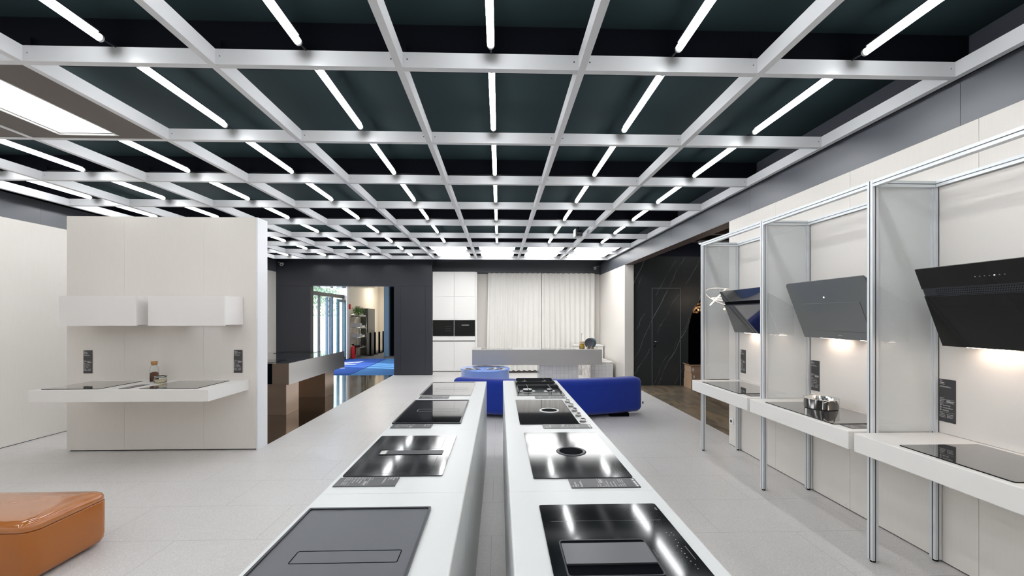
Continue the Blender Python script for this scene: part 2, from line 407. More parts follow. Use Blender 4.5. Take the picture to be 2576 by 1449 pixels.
# ---------------------------------------------------------------- setting
b = bm_new(); box(b, XL - .15, XR + .21, YN - .15, 5.80, -.1, 0); box(b, -3.08, XR + .21, 5.80, 13.2, -.1, 0); box(b, XL - .15, -5.44, 5.80, 7.0, -.1, 0)
struct('floor', b, 'terrazzo')
b = bm_new(); box(b, -5.44, -3.08, 5.80, 7.0, -.1, -.002); box(b, XL - .15, -3.08, 7.0, YBACK + .02, -.1, -.002); struct('floor_polished', b, 'mirror')
b = bm_new(); box(b, XR + .21, 9.5, 4.5, 15.5, -.1, -.001); struct('floor_marble', b, 'brownfloor')
def panels(x, y, z0, z1, joints, axis, t, face, mats):
    """wall of flat panels with thin joints. axis 'x': wall runs along x, its face at y"""
    b = bm_new(); j = joints; g = .0013
    for a, c in zip(j, j[1:]):
        if axis == 'x': box(b, a + g, c - g, min(y, y + t), max(y, y + t), z0, z1)
        else: box(b, min(x, x + t), max(x, x + t), a + g, c - g, z0, z1)
    k = .006 if t > 0 else -.006
    e = .012
    if axis == 'x': box(b, j[0] + e, j[-1] - e, min(y + k, y + t - k), max(y + k, y + t - k), z0 + .001, z1 - .004, 1)
    else: box(b, min(x + k, x + t - k), max(x + k, x + t - k), j[0] + e, j[-1] - e, z0 + .001, z1 - .004, 1)
    if 0 < z0 < .1:
        if axis == 'x': box(b, j[0] + .004, j[-1] - .004, min(y + k, y + t - k), max(y + k, y + t - k), -.01, z0 + .0009, 2)
        else: box(b, min(x + k, x + t - k), max(x + k, x + t - k), j[0] + .004, j[-1] - .004, -.01, z0 + .0009, 2)
    return b
struct('wall_right', panels(XR, 0, .008, WT, [YN, -1.39, -.38, .63, 1.65, 2.66, 3.67, 4.68, 5.65], 'y', .21, 0, 0), ['cream', 'seam', 'black'])
struct('wall_left', panels(XL, 0, .008, WT + .02, [YN, -.9, 1.1, 3.1, 5.1, 7.1, 9.1, 11.1, YBACK], 'y', -.15, 0, 0), ['cream', 'seam', 'black'])
struct('wall_rear', panels(0, YN, .013, WT, [XL, -4.4, -2.4, -.4, 1.6, XR + .2], 'x', -.15, 0, 0), ['cream', 'seam', 'black'])
b = bm_new(); box(b, XL, XR + .2, YN - .15, YN, WT, 3.6); struct('trim_1', b, 'fascia')
struct('trim_2', panels(XR, 0, WT + .001, 3.285, [YN, -2.03, .37, 2.77, 5.17, 7.57, 9.97, 13.1], 'y', .21, 0, 0), ['fascia', 'seam'])
b = bm_new(); box(b, XR, XR + .21, 5.651, 10.3, WT - .004, WT + .001); struct('trim_3', b, 'brownedge')
b = bm_new(); box(b, XR + .07, XR + .21, YN, 13.1, 3.285, 3.62); struct('trim_4', b, 'darkwall')
struct('trim_5', panels(XL, 0, WT + .021, 3.32, [YN, -1.0, 1.4, 3.8, 6.2, 8.6, 11.0, YBACK], 'y', -.15, 0, 0), ['fascia', 'seam'])
b = bm_new(); box(b, XL - .15, XL - .08, YN, YBACK, 3.30, 3.62); struct('trim_6', b, 'black')
# back wall: dark part with the doorway, opening x -5.44..-3.05, z up to 2.58
b = bm_new(); ox0, ox1, oz = -5.445, -3.055, 2.585; x1 = -1.965; g = .002
def wp(a, c, z0, z1): box(b, a + g, c - g, YBACK, YBACK + .2, z0 + g, z1 - g)
wp(XL - .1, ox0, 0, oz); wp(XL - .1, -4.18, oz, 3.62); wp(-4.18, x1, oz, 3.62); wp(ox1, -2.86, 0, oz); wp(-2.86, -2.15, 0, oz); wp(-2.15, x1, 0, oz)
box(b, XL - .1, ox0 - .01, YBACK + .004, YBACK + .19, 0, 3.6, 1); box(b, ox1 + .01, x1, YBACK + .004, YBACK + .19, 0, 3.6, 1); box(b, ox0 - .02, ox1 + .02, YBACK + .004, YBACK + .19, oz + .01, 3.6, 1)
struct('wall_back', b, ['darkwall', 'black'])
b = bm_new(); box(b, ox0, ox1, YBACK + .205, YBACK + .9, oz - .002, oz + .03); struct('trim_7', b, 'chrome')
b = bm_new(); box(b, x1, XR + .2, 13.1, 13.25, 3.0, 3.62); box(b, x1 - .002, x1 + .004, YBACK, 13.1, 0, 3.62); struct('wall_back_upper', b, 'fascia')
b = bm_new(); box(b, x1, XR + .2, 13.1, 13.25, 0, 2.998); struct('wall_alcove', b, 'cream')
struct('wall_kitchen_side', panels(XR, 0, .0, 2.968, [10.42, 13.1], 'y', .22, 0, 0), ['cream', 'seam'])
# partition on the left
pt = thing('partition_wall', (-4.26, 5.685, 0), 'freestanding cream panelled partition wall holding the left demo counter', 'partition')
b = bm_new()
for a, c in ((-5.445, -4.737), (-4.737, -3.757), (-3.757, -3.10)): box(b, a + .0009, c - .0009, 5.57, 5.585, .016, 2.965)
obj('front_panel', b, 'cream', pt)
b = bm_new(); box(b, -5.44, -3.10, 5.587, 5.79, .02, 2.962); obj('core', b, 'seam', pt)
b = bm_new(); box(b, -3.099, -3.08, 5.57, 5.80, .0, 2.965); obj('end_panel', b, 'whiteedge', pt)['label'] = 'bluish white end panel'
b = bm_new(); box(b, -5.43, -3.11, 5.60, 5.78, 0, .02); obj('plinth', b, 'black', pt)

# ceiling deck and black downstand beams
b = bm_new(); box(b, XL - .15, XR + .21, YN - .15, 13.25, 3.575, 3.68); struct('ceiling', b, 'deck')
b = bm_new()
for k in (1, 3, 5, 7, 9, 11): box(b, XL + .01, XR + .06, YB[k] + .05, YB[k] + .28, 3.40, 3.574)
struct('ceiling_downstand', b, 'black')
b = bm_new(); box(b, -4.10, -4.07, YN, 3.89, 3.40, 3.574); struct('trim_8', b, 'deck')

# ---------------------------------------------------------------- ceiling grid
grid = thing('ceiling_grid', (-1.5, 4, G), 'pale grey suspended beam grid hanging under the dark ceiling', 'ceiling grid')
yend = [YB[-1] + .05]
for x in XB:
    b = bm_new(); ye = 11.86 if x < -1.79 or x > 3 else 12.25
    box(b, x - BW, x + BW, YN + .01, 11.86, G, G + BH); o = obj('long_beam', b, 'beam', grid)
for k, y in enumerate(YB):
    if k < 4:
        b = bm_new(); box(b, XB[-1] + BW, XB[0] - BW, y, y + .045, G + .001, G + BH - .001); obj('cross_beam', b, 'beam', grid); continue
    for xa, xb in zip(XB[1:], XB):
        b = bm_new(); box(b, xa + BW + .0006, xb - BW - .0006, y, y + .045, G + .0008, G + BH - .001)
        for xs_ in (xa + BW + .028, xb - BW - .028):
            cyl(b, (xs_, y - .002, G + .052), (xs_, y + .001, G + .052), .0045, 8, mi=1)
        obj('cross_beam', b, ['beam', 'screw'], grid)
b = bm_new()   # small fixing brackets above the crossings
proto_br = None
for k in (5, 7, 9):
    for x in XB[1:-1]:
        if proto_br is None:
            b = bm_new(); box(b, -.035, .035, -.003, .003, 0, .07); box(b, -.035, .035, -.02, .003, -.003, 0)
            proto_br = obj('fixing_bracket', b, 'black', grid, local=True); o = proto_br
        else: o = proto_br.copy(); COL.objects.link(o); o.parent = grid
        o.location = Vector((x - .0, YB[k] + .035, G + BH + .003)) - Vector(grid.location)

# tube lights
ORD = ['first', 'second', 'third', 'fourth', 'fifth', 'sixth', 'seventh', 'eighth', 'ninth', 'tenth', 'eleventh']
def make_tube(L):
    t = thing('tube_light', (0, 0, 0), '', 'ceiling light', 'tube lights in the ceiling grid')
    b = bm_new(); r = .0215
    lathe(b, [(0, 0), (r * .6, .004), (r, .016), (r, L - .016), (r * .6, L - .004), (0, L)], seg=10, mat4=Matrix.Rotation(R(-90), 4, 'X'))
    obj('diffuser', b, 'lamp', t, local=True)
    for ya in (.001, L - .013):
        b = bm_new(); cyl(b, (0, ya - (.006 if ya < .1 else -.002), 0), (0, ya + (.006 if ya < .1 else .016), 0), .0222, 12); obj('end_cap', b, 'white', t, local=True)
    b = bm_new(); cyl(b, (0, L - .004, .0), (0, L + .098, .013), .006, 8); obj('rod', b, 'hobframe', t, local=True)
    b = bm_new(); cyl(b, (0, -.098, .013), (0, .004, .0), .006, 8); obj('rod', b, 'hobframe', t, local=True)
    b = bm_new(); box(b, -.019, .019, .03, L - .03, .0215, .030); obj('carrier', b, 'hobframe', t, local=True)
    return t
tubes = {}
for r in range(1, len(YB)):
    y0, y1 = YB[r - 1] + .045, YB[r]
    for c in range(8):
        if r >= 12 and c < 4: continue                       # flat panels there
        if r == 6 and c >= 5: continue                       # solid panels there
        xc = (XB[c] + XB[c + 1]) / 2
        if c == 0: xc = XB[1] + .60
        if c == 7: xc = (XB[7] + XB[8]) / 2 + .0
        L = round(y1 - y0 - .21, 2)
        row = r - 4
        lab = ('white ceiling tube light, %s row from the camera, %s column from the right wall' % (ORD[row], ORD[c])) if row >= 0 else 'white ceiling tube light in the rows behind the camera'
        if L not in tubes:
            t = make_tube(L); tubes[L] = t; t.location = (xc, y0 + .11, 3.355); t['label'] = lab
        else: t = dup(tubes[L], (xc, y0 + .11, 3.355), lab, 'tube lights in the ceiling grid')
        if row < 0: t['group'] = 'tube lights behind the camera'
# flat light panels over the kitchen
def make_panel(w, l):
    t = thing('light_panel', (0, 0, 0), '', 'ceiling light', 'flat light panels over the kitchen')
    b = bm_new(); pts = [(-w / 2, .12), (-w / 2 + .05, .12), (-w / 2 + .05, 0), (w / 2 - .05, 0), (w / 2 - .05, .12), (w / 2, .12), (w / 2, l - .12), (w / 2 - .05, l - .12), (w / 2 - .05, l), (-w / 2 + .05, l), (-w / 2 + .05, l - .12), (-w / 2, l - .12)]
    prism(b, pts, 'z', 0, .012); obj('diffuser', b, 'panel', t, local=True)
    b = bm_new(); box(b, -w / 2 + .03, w / 2 - .03, .03, l - .03, .013, .045); obj('housing', b, 'hobframe', t, local=True)
    return t
for r, rn in ((12, 'near'), (13, 'far')):
    for c in range(4):
        xa, xb = XB[c + 1] + BW, XB[c] - BW; w = xb - xa - .26; l = YB[r] - YB[r - 1] - .085
        t = make_panel(w, l); t.location = ((xa + xb) / 2, YB[r - 1] + .065, 3.335)
        t['label'] = 'bright flat ceiling panel above the kitchen, %s row, %s from the right' % (rn, ORD[c])
# taupe ceiling infill with skylight-like lamp at the left
inf = thing('ceiling_infill', (-4.5, 3.3, G + .01), 'taupe solid ceiling infill panels beside the upper left beams', 'ceiling panel')
hx0, hx1, hy0, hy1 = -3.80, -3.30, 2.84, 3.83
b = bm_new(); xa, xb, ya, yb = -4.085, -2.975, 2.771, 3.890
box(b, xa, hx0, ya, yb, G + .004, G + .03); box(b, hx1, xb, ya, yb, G + .004, G + .03); box(b, hx0, hx1, ya, hy0, G + .004, G + .03); box(b, hx0, hx1, hy1, yb, G + .004, G + .03)
obj('panel', b, 'taupe', inf)
for xa, xb in ((-5.245, -4.135), (-6.08, -5.295)): obj('panel', bx(xa, xb, ya, yb, G + .004, G + .03), 'taupe', inf)
ht = thing('recessed_panel_light', ((hx0 + hx1) / 2, (hy0 + hy1) / 2, G + .01), 'big bright rectangular lamp set into the taupe ceiling panel', 'ceiling light')
obj('diffuser', bx(hx0 + .03, hx1 - .03, hy0 + .03, hy1 - .03, G + .012, G + .03), 'hatchpanel', ht)
b = bm_new(); ringprism(b, [(hx0, hy0), (hx1, hy0), (hx1, hy1), (hx0, hy1)], [(hx0 + .012, hy0 + .012), (hx1 - .012, hy0 + .012), (hx1 - .012, hy1 - .012), (hx0 + .012, hy1 - .012)], G, G + .03); obj('frame', b, 'white', ht)
b = bm_new(); ringprism(b, [(hx0 + .012, hy0 + .012), (hx1 - .012, hy0 + .012), (hx1 - .012, hy1 - .012), (hx0 + .012, hy1 - .012)], [(hx0 + .03, hy0 + .03), (hx1 - .03, hy0 + .03), (hx1 - .03, hy1 - .03), (hx0 + .03, hy1 - .03)], G + .015, G + .03); obj('gasket', b, 'black', ht)

# ---------------------------------------------------------------- information signs
def make_sign(title, feats, w=.107, h=.29, extra=False, label='', group=None):
    t = thing('information_sign', (0, 0, 0), label, 'sign', group)
    b = bm_new(); box(b, -w / 2, w / 2, -h / 2, h / 2, 0, .004); obj('board', b, 'sign', t, local=True)
    b = bm_new(); x0 = -w / 2 + .005; x1 = w / 2 - .005; top = h / 2 if not extra else h / 2
    y = top - .012; addtext(b, 'elica', .0105, x0, y)
    for i, s in enumerate(title): addtext(b, s, .0155, x0, y - .016 - .0145 * i)
    y = y - .016 - .0145 * len(title) + .008
    bar(b, x0, x0 + .034, y, .0018)
    bar(b, x0, x0 + .062, y - .014, .0018); bar(b, x0, x0 + .075, y - .019, .0018); 
    yy = top - .128; bar(b, x0, x0 + .03, yy, .0016); bar(b, x0, x1, yy - .009, .0007)
    bar(b, x0, x0 + .036, yy - .013, .0018); bar(b, x0 + .044, x0 + .07, yy - .013, .0018)
    addtext(b, 'A++' if title[0] == 'Neat' else 'A', .0145, x0, yy - .0285)
    for k in range(3): bar(b, x0 + .045, x1 - .004 * k, yy - .019 - .004 * k, .0018)
    bar(b, x0, x1, yy - .034, .0007); bar(b, x0, x0 + .024, yy - .039, .0016)
    for i, s in enumerate(feats):
        yk = yy - .053 - .0165 * i; addtext(b, s, .0098, x0 + .020, yk)
        n0 = len(b.verts); ring = [[b.verts.new((x0 + .007 + rr * cos(a), yk + .0035 + rr * sin(a), .0045)) for a in (2 * pi * q / 12 for q in range(12))] for rr in (.0052, .0030)]
        for q in range(12): b.faces.new([ring[0][q], ring[0][(q + 1) % 12], ring[1][(q + 1) % 12], ring[1][q]])
    bar(b, x0, x1, yy - .096, .0007); bar(b, x0, x0 + .022, yy - .101, .0016)
    for i in range(3):
        yk = yy - .110 - .0095 * i
        for xx, ll in ((x0, .026 + .004 * i), (x0 + .05, .034 - .003 * i)):
            bar(b, xx, xx + .004, yk, .004); bar(b, xx + .007, xx + .007 + ll, yk, .002)
    if extra:
        e = -h / 2 + .006
        for xx, w_ in ((x0, .02), (x0 + .024, .014), (x0 + .043, .024), (x0 + .075, .018)): bar(b, xx, xx + w_, e + .006, .010)
        bar(b, x0, x1, e + .0145, .0007)
    obj('lettering', b, 'ink', t, local=True)
    return t
def wallsign(y, z, ttl, feats, label, x=3.0425):
    s = make_sign(ttl, feats, label=label); s.location = (x, y, z); s.rotation_euler = (R(90), 0, R(-90)); return s
wallsign(2.826, 1.128, ['Neat'], ['Connectivity', 'Comfort Silence', 'Silent light'], 'black information sign on the right wall above the nearest counter')
wallsign(4.044, 1.132, ['Bloom'], ['Connectivity', 'Comfort Silence', 'Easy Cleaning'], 'black information sign on the right wall behind the steel pot')
wallsign(5.267, 1.142, ['Belt'], ['Comfort', 'Silence', 'Light'], 'black information sign on the right wall under the farthest black hood')
for xc, ttl, feats, lab in ((-5.18, ['Haven', 'No Drip'], ['No Dripping', 'Balanced Power', 'Soft Light'], 'black sign on the left partition, near its left edge'),
                            (-3.322, ['Hidden', 'Advance Plus'], ['Air quality', 'Connectivity', 'Comfort Silence'], 'black sign on the left partition, near its right edge')):
    s = make_sign(ttl, feats, label=lab); s.location = (xc, 5.566, 1.131); s.rotation_euler = (R(90), 0, 0)

# ---------------------------------------------------------------- right demo counters, posts, hoods
def counter(y0, y1, label):
    # notched round the posts so the posts pass through
    n = .024
    pts = [(2.437, y0), (3.068, y0), (3.068, y1), (2.437, y1)]
    b = bm_new(); prism(b, pts, 'z', .772, .900)
    bevel(b, .006, 3)
    o = obj('demo_counter', b, 'counter'); tag(o, label, 'counter', 'white cantilever counters along the right wall'); return o
PY = [5.384, 4.135, 2.905, 1.675]
PXF, PXB = 2.592, 3.040
counter(4.156, 5.36, 'white wall counter on the right, farthest of the three, with a black hob')
counter(2.930, 4.112, 'white wall counter on the right, middle one, under the steel pot')
counter(1.70, 2.882, 'white wall counter on the right, nearest to the camera')
def profile(b, x, y, z0, z1, w=.022):
    s = .0035; gd = .005
    pts = []
    # square section with a slot in each face
    P = [(-w, -w), (-s, -w), (-s, -w + gd), (s, -w + gd), (s, -w), (w, -w), (w, -s), (w - gd, -s), (w - gd, s), (w, s), (w, w), (s, w), (s, w - gd), (-s, w - gd), (-s, w), (-w, w), (-w, s), (-w + gd, s), (-w + gd, -s), (-w, -s)]
    prism(b, [(x + p[0], y + p[1]) for p in P], 'z', z0, z1)
    for f in b.faces:
        if abs(f.normal.z) < .5 and max(min(abs(v.co.x - x), abs(v.co.y - y)) for v in f.verts) < s + .0005 and min(max(abs(v.co.x - x), abs(v.co.y - y)) for v in f.verts) < w - .002: f.material_index = 1
ZT = 2.640
frame = thing('profile_stand', (2.81, 3.5, 0), 'aluminium profile frame standing around the three right wall counters', 'frame')
for y in PY:
    b = bm_new(); profile(b, PXF, y, .015, ZT); o = obj('post', b, ['alu', 'groove'], frame)
    b = bm_new(); cyl(b, (PXF, y, 0), (PXF, y, .016), .016, 12); obj('foot', b, 'black', o)
    b = bm_new(); profile(b, PXB, y, .015, ZT); o = obj('post', b, ['alu', 'groove'], frame)
    b = bm_new(); cyl(b, (PXB, y, 0), (PXB, y, .016), .016, 12); obj('foot', b, 'black', o)
    b = bm_new(); box(b, PXF + .023, PXB - .023, y - .021, y + .021, ZT - .044, ZT - .001); box(b, PXF + .023, PXB - .023, y - .0225, y - .021, ZT - .025, ZT - .020, 1); obj('cross_rail', b, ['alu', 'groove'], frame)
def rail(x, a, c, zt=ZT):
    b = bm_new(); box(b, x - .021, x + .021, a + .023, c - .023, zt - .044, zt - .001); box(b, x - .0222, x - .021, a + .023, c - .023, zt - .025, zt - .020, 1); return b
for c_, a_ in zip(PY, PY[1:]):
    obj('top_rail', rail(PXF, a_, c_), ['alu', 'groove'], frame); obj('top_rail', rail(PXB, a_, c_), ['alu', 'groove'], frame)
for y in PY[:3]:
    b = bm_new(); box(b, PXF + .024, PXB - .024, y - .001, y + .001, .905, ZT - .046); o = obj('perforated_panel', b, 'perf', frame)
    b = bm_new(); box(b, PXF + .023, PXF + .034, y - .008, y + .008, .903, ZT - .046); box(b, PXB - .034, PXB - .023, y - .008, y + .008, .903, ZT - .046); obj('panel_edge', b, 'alu', o)
for c_, a_ in zip(PY, PY[1:]):
    b = bm_new(); box(b, 3.043, 3.052, a_ + .0235, c_ - .0235, .902, ZT - .046); obj('back_panel', b, 'backboard', frame)
# flat hobs on the right counters
def slab_hob(x0, x1, y0, y1, z, label, group, mat_='glassblack2', name='induction_hob', r=.012):
    t = thing(name, ((x0 + x1) / 2, (y0 + y1) / 2, z), label, 'hob', group)
    b = bm_new(); prism(b, rrect(x0, x1, y0, y1, r, 4), 'z', z, z + .005); obj('glass', b, mat_, t)
    return t
M['hobgloss'] = mat('counter_hob_glass', (.022, .021, .020), .05, spec=1.0, coat=1.0)
g_ = 'black hobs on the right wall counters'
for y0, y1, lab in ((4.37, 5.18, 'glossy black hob on the farthest right wall counter'), (3.115, 3.93, 'glossy black hob under the steel pot'), (1.99, 2.59, 'glossy black hob on the nearest right wall counter')):
    t = slab_hob(2.478, 2.985, y0, y1, .9005, lab, g_, 'hobgloss')
    b = bm_new(); ringprism(b, rrect(2.476, 2.987, y0 - .002, y1 + .002, .013, 4), rrect(2.4785, 2.9845, y0 + .0005, y1 - .0005, .011, 4), .9003, .904); obj('rim', b, 'black', t)
def flatsign(xc, yc, z, rot, ttl, feats, label, group='information signs lying on the counters', **k):
    s = make_sign(ttl, feats, label=label, group=group, **k); s.location = (xc, yc, z); s.rotation_euler = (0, 0, rot); return s
flatsign(2.66, 3.045, .9005, R(90), ['NikolaTesla'], ['Connectivity', 'Silence', 'Auto'], 'dark information sign lying beside the pot hob')
flatsign(2.66, 4.285, .9005, R(90), ['Lien'], ['Connectivity', 'Silence', 'Auto'], 'dark information sign lying at the near end of the farthest right counter')
flatsign(2.66, 1.90, .9005, R(90), ['Ratio'], ['Connectivity', 'Silence', 'Auto'], 'dark information sign lying beside the nearest wall counter hob')
# inclined hoods
def hood(yf, yn, style, label):
    t = thing('cooker_hood', (XR, (yf + yn) / 2, 1.75), label, 'cooker hood', 'inclined cooker hoods on the right wall')
    TX, TZ, BX, BZ = 2.685, 2.003, 2.872, 1.510
    d = Vector((BX - TX, 0, BZ - TZ)); Ld = d.length; d.normalize(); n = Vector((-d.z, 0, d.x)); n = n if n.x > 0 else -n
    def plate(s0, s1, ya, yb, off, th, m, name, parent=t, bev=.0015):
        p = [Vector((TX, 0, TZ)) + d * s for s in (s0, s1)]
        b = bm_new(); pts = [p[0] + n * off, p[1] + n * off, p[1] + n * (off + th), p[0] + n * (off + th)]
        prism(b, [(q.x, q.z) for q in pts], 'y', ya, yb)
        return obj(name, b, m, parent, bev=bev)
    if style == 'plain':
        # upper corners cut off a little
        p0 = Vector((TX, 0, TZ)); b = bm_new(); c = .02
        for poly in ([(0, yn + c), (0, yf - c), (c, yf), (Ld, yf), (Ld, yn), (c, yn)],):
            vs0 = [p0 + d * s + Vector((0, y, 0)) for s, y in poly]; vs1 = [v + n * .014 for v in vs0]
            A = [b.verts.new(v) for v in vs0]; B_ = [b.verts.new(v) for v in vs1]
            b.faces.new(A); b.faces.new(B_[::-1])
            for i in range(len(A)): j = (i + 1) % len(A); b.faces.new([A[i], B_[i], B_[j], A[j]])
            bmesh.ops.recalc_face_normals(b, faces=b.faces)
        obj('glass_front', b, 'hoodgrey', t)
        plate(.20, .455, yn + .12, yf - .12, -.004, .004, 'hoodgrey', 'suction_flap')
        plate(.198, .457, yn + .118, yf - .118, -.0012, .0012, 'groove', 'flap_gap', bev=0)
        plate(.145, .155, (yn + yf) / 2 + .02, (yn + yf) / 2 + .03, -.002, .002, 'whitedot', 'indicator', bev=0)
        plate(.49, .495, (yn + yf) / 2 - .02, (yn + yf) / 2 + .02, -.0015, .0015, 'inkdim', 'printed_logo', bev=0)
    else:
        gm = 'hoodblack' if style == 'vent' else 'glassblack2'
        s1, s2 = .135, .185
        plate(0, s1, yn, yf, 0, .014, gm, 'upper_glass'); plate(s2, Ld, yn, yf, 0, .014, gm, 'lower_glass')
        if style == 'vent':
            o = plate(s1, s2, yn + .002, yf - .002, .004, .01, 'hobframe', 'air_slot')
            b = bm_new(); yy = yn + .09; p0 = Vector((TX, 0, TZ))
            for r in range(3):
                k = 0; y = yn + .08 + (r % 2) * .006
                while y < yf - .08:
                    cpt = p0 + d * (s1 + .011 + r * .0135) + n * .0035 + Vector((0, y, 0)); e = .0042
                    b.faces.new([b.verts.new(cpt + d * a * e + Vector((0, c2 * e * .8, 0))) for a, c2 in ((-1, 0), (0, 1), (1, 0), (0, -1))]); y += .012
            obj('slot_perforation', b, 'black', o)
            plate(s1 - .003, s1, yn, yf, -.002, .006, 'hobframe', 'trim_edge', bev=0); plate(s2, s2 + .003, yn, yf, -.002, .006, 'hobframe', 'trim_edge', bev=0)
            for i in range(7):
                y = yf - .33 - i * .024
                plate(.078, .0815, y - .003, y + .003, -.001, .001, 'whitedot' if i == 4 else 'inkdim', 'indicator', bev=0)
        else:
            plate(s1, s2, yn + .002, yf - .002, .012, .01, 'black', 'air_slot'); plate(s2 - .012, s2, yn, yf, -.004, .012, 'hobframe', 'trim_edge', bev=0)
            for i in range(4): plate(.085, .088, (yn + yf) / 2 + .04 + i * .02, (yn + yf) / 2 + .044 + i * .02, -.001, .001, 'inkdim', 'indicator', bev=0)
    # wedge shaped casing back to the wall
    b = bm_new(); q0 = Vector((TX, 0, TZ)) + d * .03 + n * .0145; q1 = Vector((TX, 0, TZ)) + d * (Ld - .015) + n * .0145
    prism(b, [(q0.x, q0.z), (q1.x, q1.z), (3.042, 1.505), (3.042, 1.80)], 'y', yn + .012, yf - .012); obj('casing', b, 'hobframe', t)
    ym = (yn + yf) / 2
    for yy in (ym - .22, ym + .22):
        b = bm_new(); box(b, 2.955, 3.005, yy - .13, yy + .13, 1.5035, 1.5065); obj('lamp', b, 'warmled', t)
    return t
hood(5.16, 4.33, 'split', 'glossy black inclined cooker hood, farthest of three on the right wall')
hood(3.955, 3.085, 'plain', 'matte grey inclined cooker hood on the right wall above the pot')
hood(2.70, 1.86, 'vent', 'black inclined cooker hood with perforated slot, nearest on the right wall')
# pot
pc = Vector((2.80, 3.655, .9058)); pot = thing('steel_pot', pc, 'polished stainless steel pot with two handles on the middle right counter', 'pot')
b = bm_new(); lathe(b, [(0, 0), (.118, 0), (.127, .006), (.128, .082), (.133, .086), (.131, .089), (.125, .086), (.124, .008), (0, .006)], pc, 48); obj('body', b, 'chrome', pot)
for sg in (-1, 1):
    a0 = R(78) if sg > 0 else R(258); dv = Vector((cos(a0), sin(a0), 0)); sv = Vector((-sin(a0), cos(a0), 0))
    b = bm_new(); pts = []
    for k in range(13):
        t_ = pi * k / 12; w_ = .042 * cos(t_) * (1 - .25 * sin(t_)); o_ = .042 * sin(t_)
        pts.append(pc + dv * (.127 + o_) + sv * w_ + Vector((0, 0, .060 + .032 * sin(t_))))
    tube(b, pts, .0042, 8); obj('handle', b, 'chrome', pot)
# power socket
s = thing('wall_socket', (XR, 5.582, .32), 'white square power socket low at the far end of the right wall', 'socket')
obj('frame', bx(XR - .010, XR - .0005, 5.541, 5.623, .279, .361, bev=.003), 'outlet', s)
b = bm_new(); cyl(b, (XR - .012, 5.582, .32), (XR - .0101, 5.582, .32), .020, 20); obj('plug_hole', b, 'hobframe', s)

# ---------------------------------------------------------------- islands
IZ = .90
def island(x0, x1, ybs, label):
    t = thing('display_island', ((x0 + x1) / 2, 2.9, 0), label, 'island', 'two long white islands')
    for a, c in zip(ybs, ybs[1:]):
        b = bm_new(); box(b, x0, x1, a + .0008, c - .0008, .0, IZ); 
        es = [e for e in b.edges if all(v.co.z > IZ - .01 for v in e.verts) and abs(e.verts[0].co.y - e.verts[1].co.y) > .1]
        bmesh.ops.bevel(b, geom=es, offset=.008, segments=3, profile=.5, affect='EDGES')
        obj('module', b, 'island', t)
    return t
island(-.810, -.155, [.35, 1.96, 3.055, 4.17, 5.30], 'long white island on the left with four hobs')
island(.045, .722, [.35, 1.96, 3.055, 4.17, 5.37], 'long white island on the right with gas hob at its far end')
ZI = IZ + .0005
gi = 'hobs on the two white islands'
def outline(x0, x1, y0, y1, r, z, w=.0022, h=.0008):
    b = bm_new(); ringprism(b, rrect(x0, x1, y0, y1, r, 4), rrect(x0 + w, x1 - w, y0 + w, y1 - w, max(.001, r - w), 4), z, z + h); return b
# left island, nearest: matte grey with raised frame and outlined flap
t = slab_hob(-.772, -.292, 1.02, 1.787, ZI, 'matte grey framed hob, nearest on the left island', gi, 'glassgrey')
b = bm_new(); ringprism(b, rrect(-.781, -.283, 1.01, 1.797, .006, 3), rrect(-.772, -.292, 1.02, 1.787, .003, 3), ZI, ZI + .010); obj('frame', b, 'hobframe', t)
obj('flap_outline', outline(-.680, -.330, 1.398, 1.474, .008, ZI + .005, .003), 'black', t)
# second
t = slab_hob(-.782, -.286, 2.16, 2.883, ZI, 'glossy black hob with grey slot bar, second on the left island', gi, 'glassblack')
obj('slot_bar', bx(-.69, -.33, 2.487, 2.557, ZI + .005, ZI + .0085), 'hobframe', t)
obj('slot_grille', bx(-.69, -.655, 2.490, 2.554, ZI + .0086, ZI + .009), 'steel', t)
for a, c in ((2.19, 2.46), (2.60, 2.86)):
    for x0, x1 in ((-.73, -.545), (-.535, -.35)): obj('zone_mark', outline(x0, x1, a, c, .006, ZI + .005, .0012, .0003), 'groove', t)
# third
t = slab_hob(-.790, -.297, 3.225, 4.088, ZI, 'glossy black hob with dark metal rim, third on the left island', gi, 'glassblack2')
b = bm_new(); ringprism(b, rrect(-.799, -.288, 3.215, 4.097, .006, 3), rrect(-.790, -.297, 3.225, 4.088, .003, 3), ZI, ZI + .009); obj('frame', b, 'hobframe', t)
obj('flap_outline', outline(-.692, -.340, 3.615, 3.710, .008, ZI + .005, .0035), 'inkdim', t)
# fourth
t = slab_hob(-.793, -.300, 4.36, 5.21, ZI, 'glossy black hob with pale rim, farthest on the left island', gi, 'glassblack2')
b = bm_new(); ringprism(b, rrect(-.802, -.290, 4.35, 5.22, .006, 3), rrect(-.793, -.300, 4.36, 5.21, .003, 3), ZI, ZI + .009); obj('frame', b, 'steel', t)
obj('flap_outline', outline(-.695, -.345, 4.70, 4.80, .008, ZI + .005, .0035), 'inkdim', t)
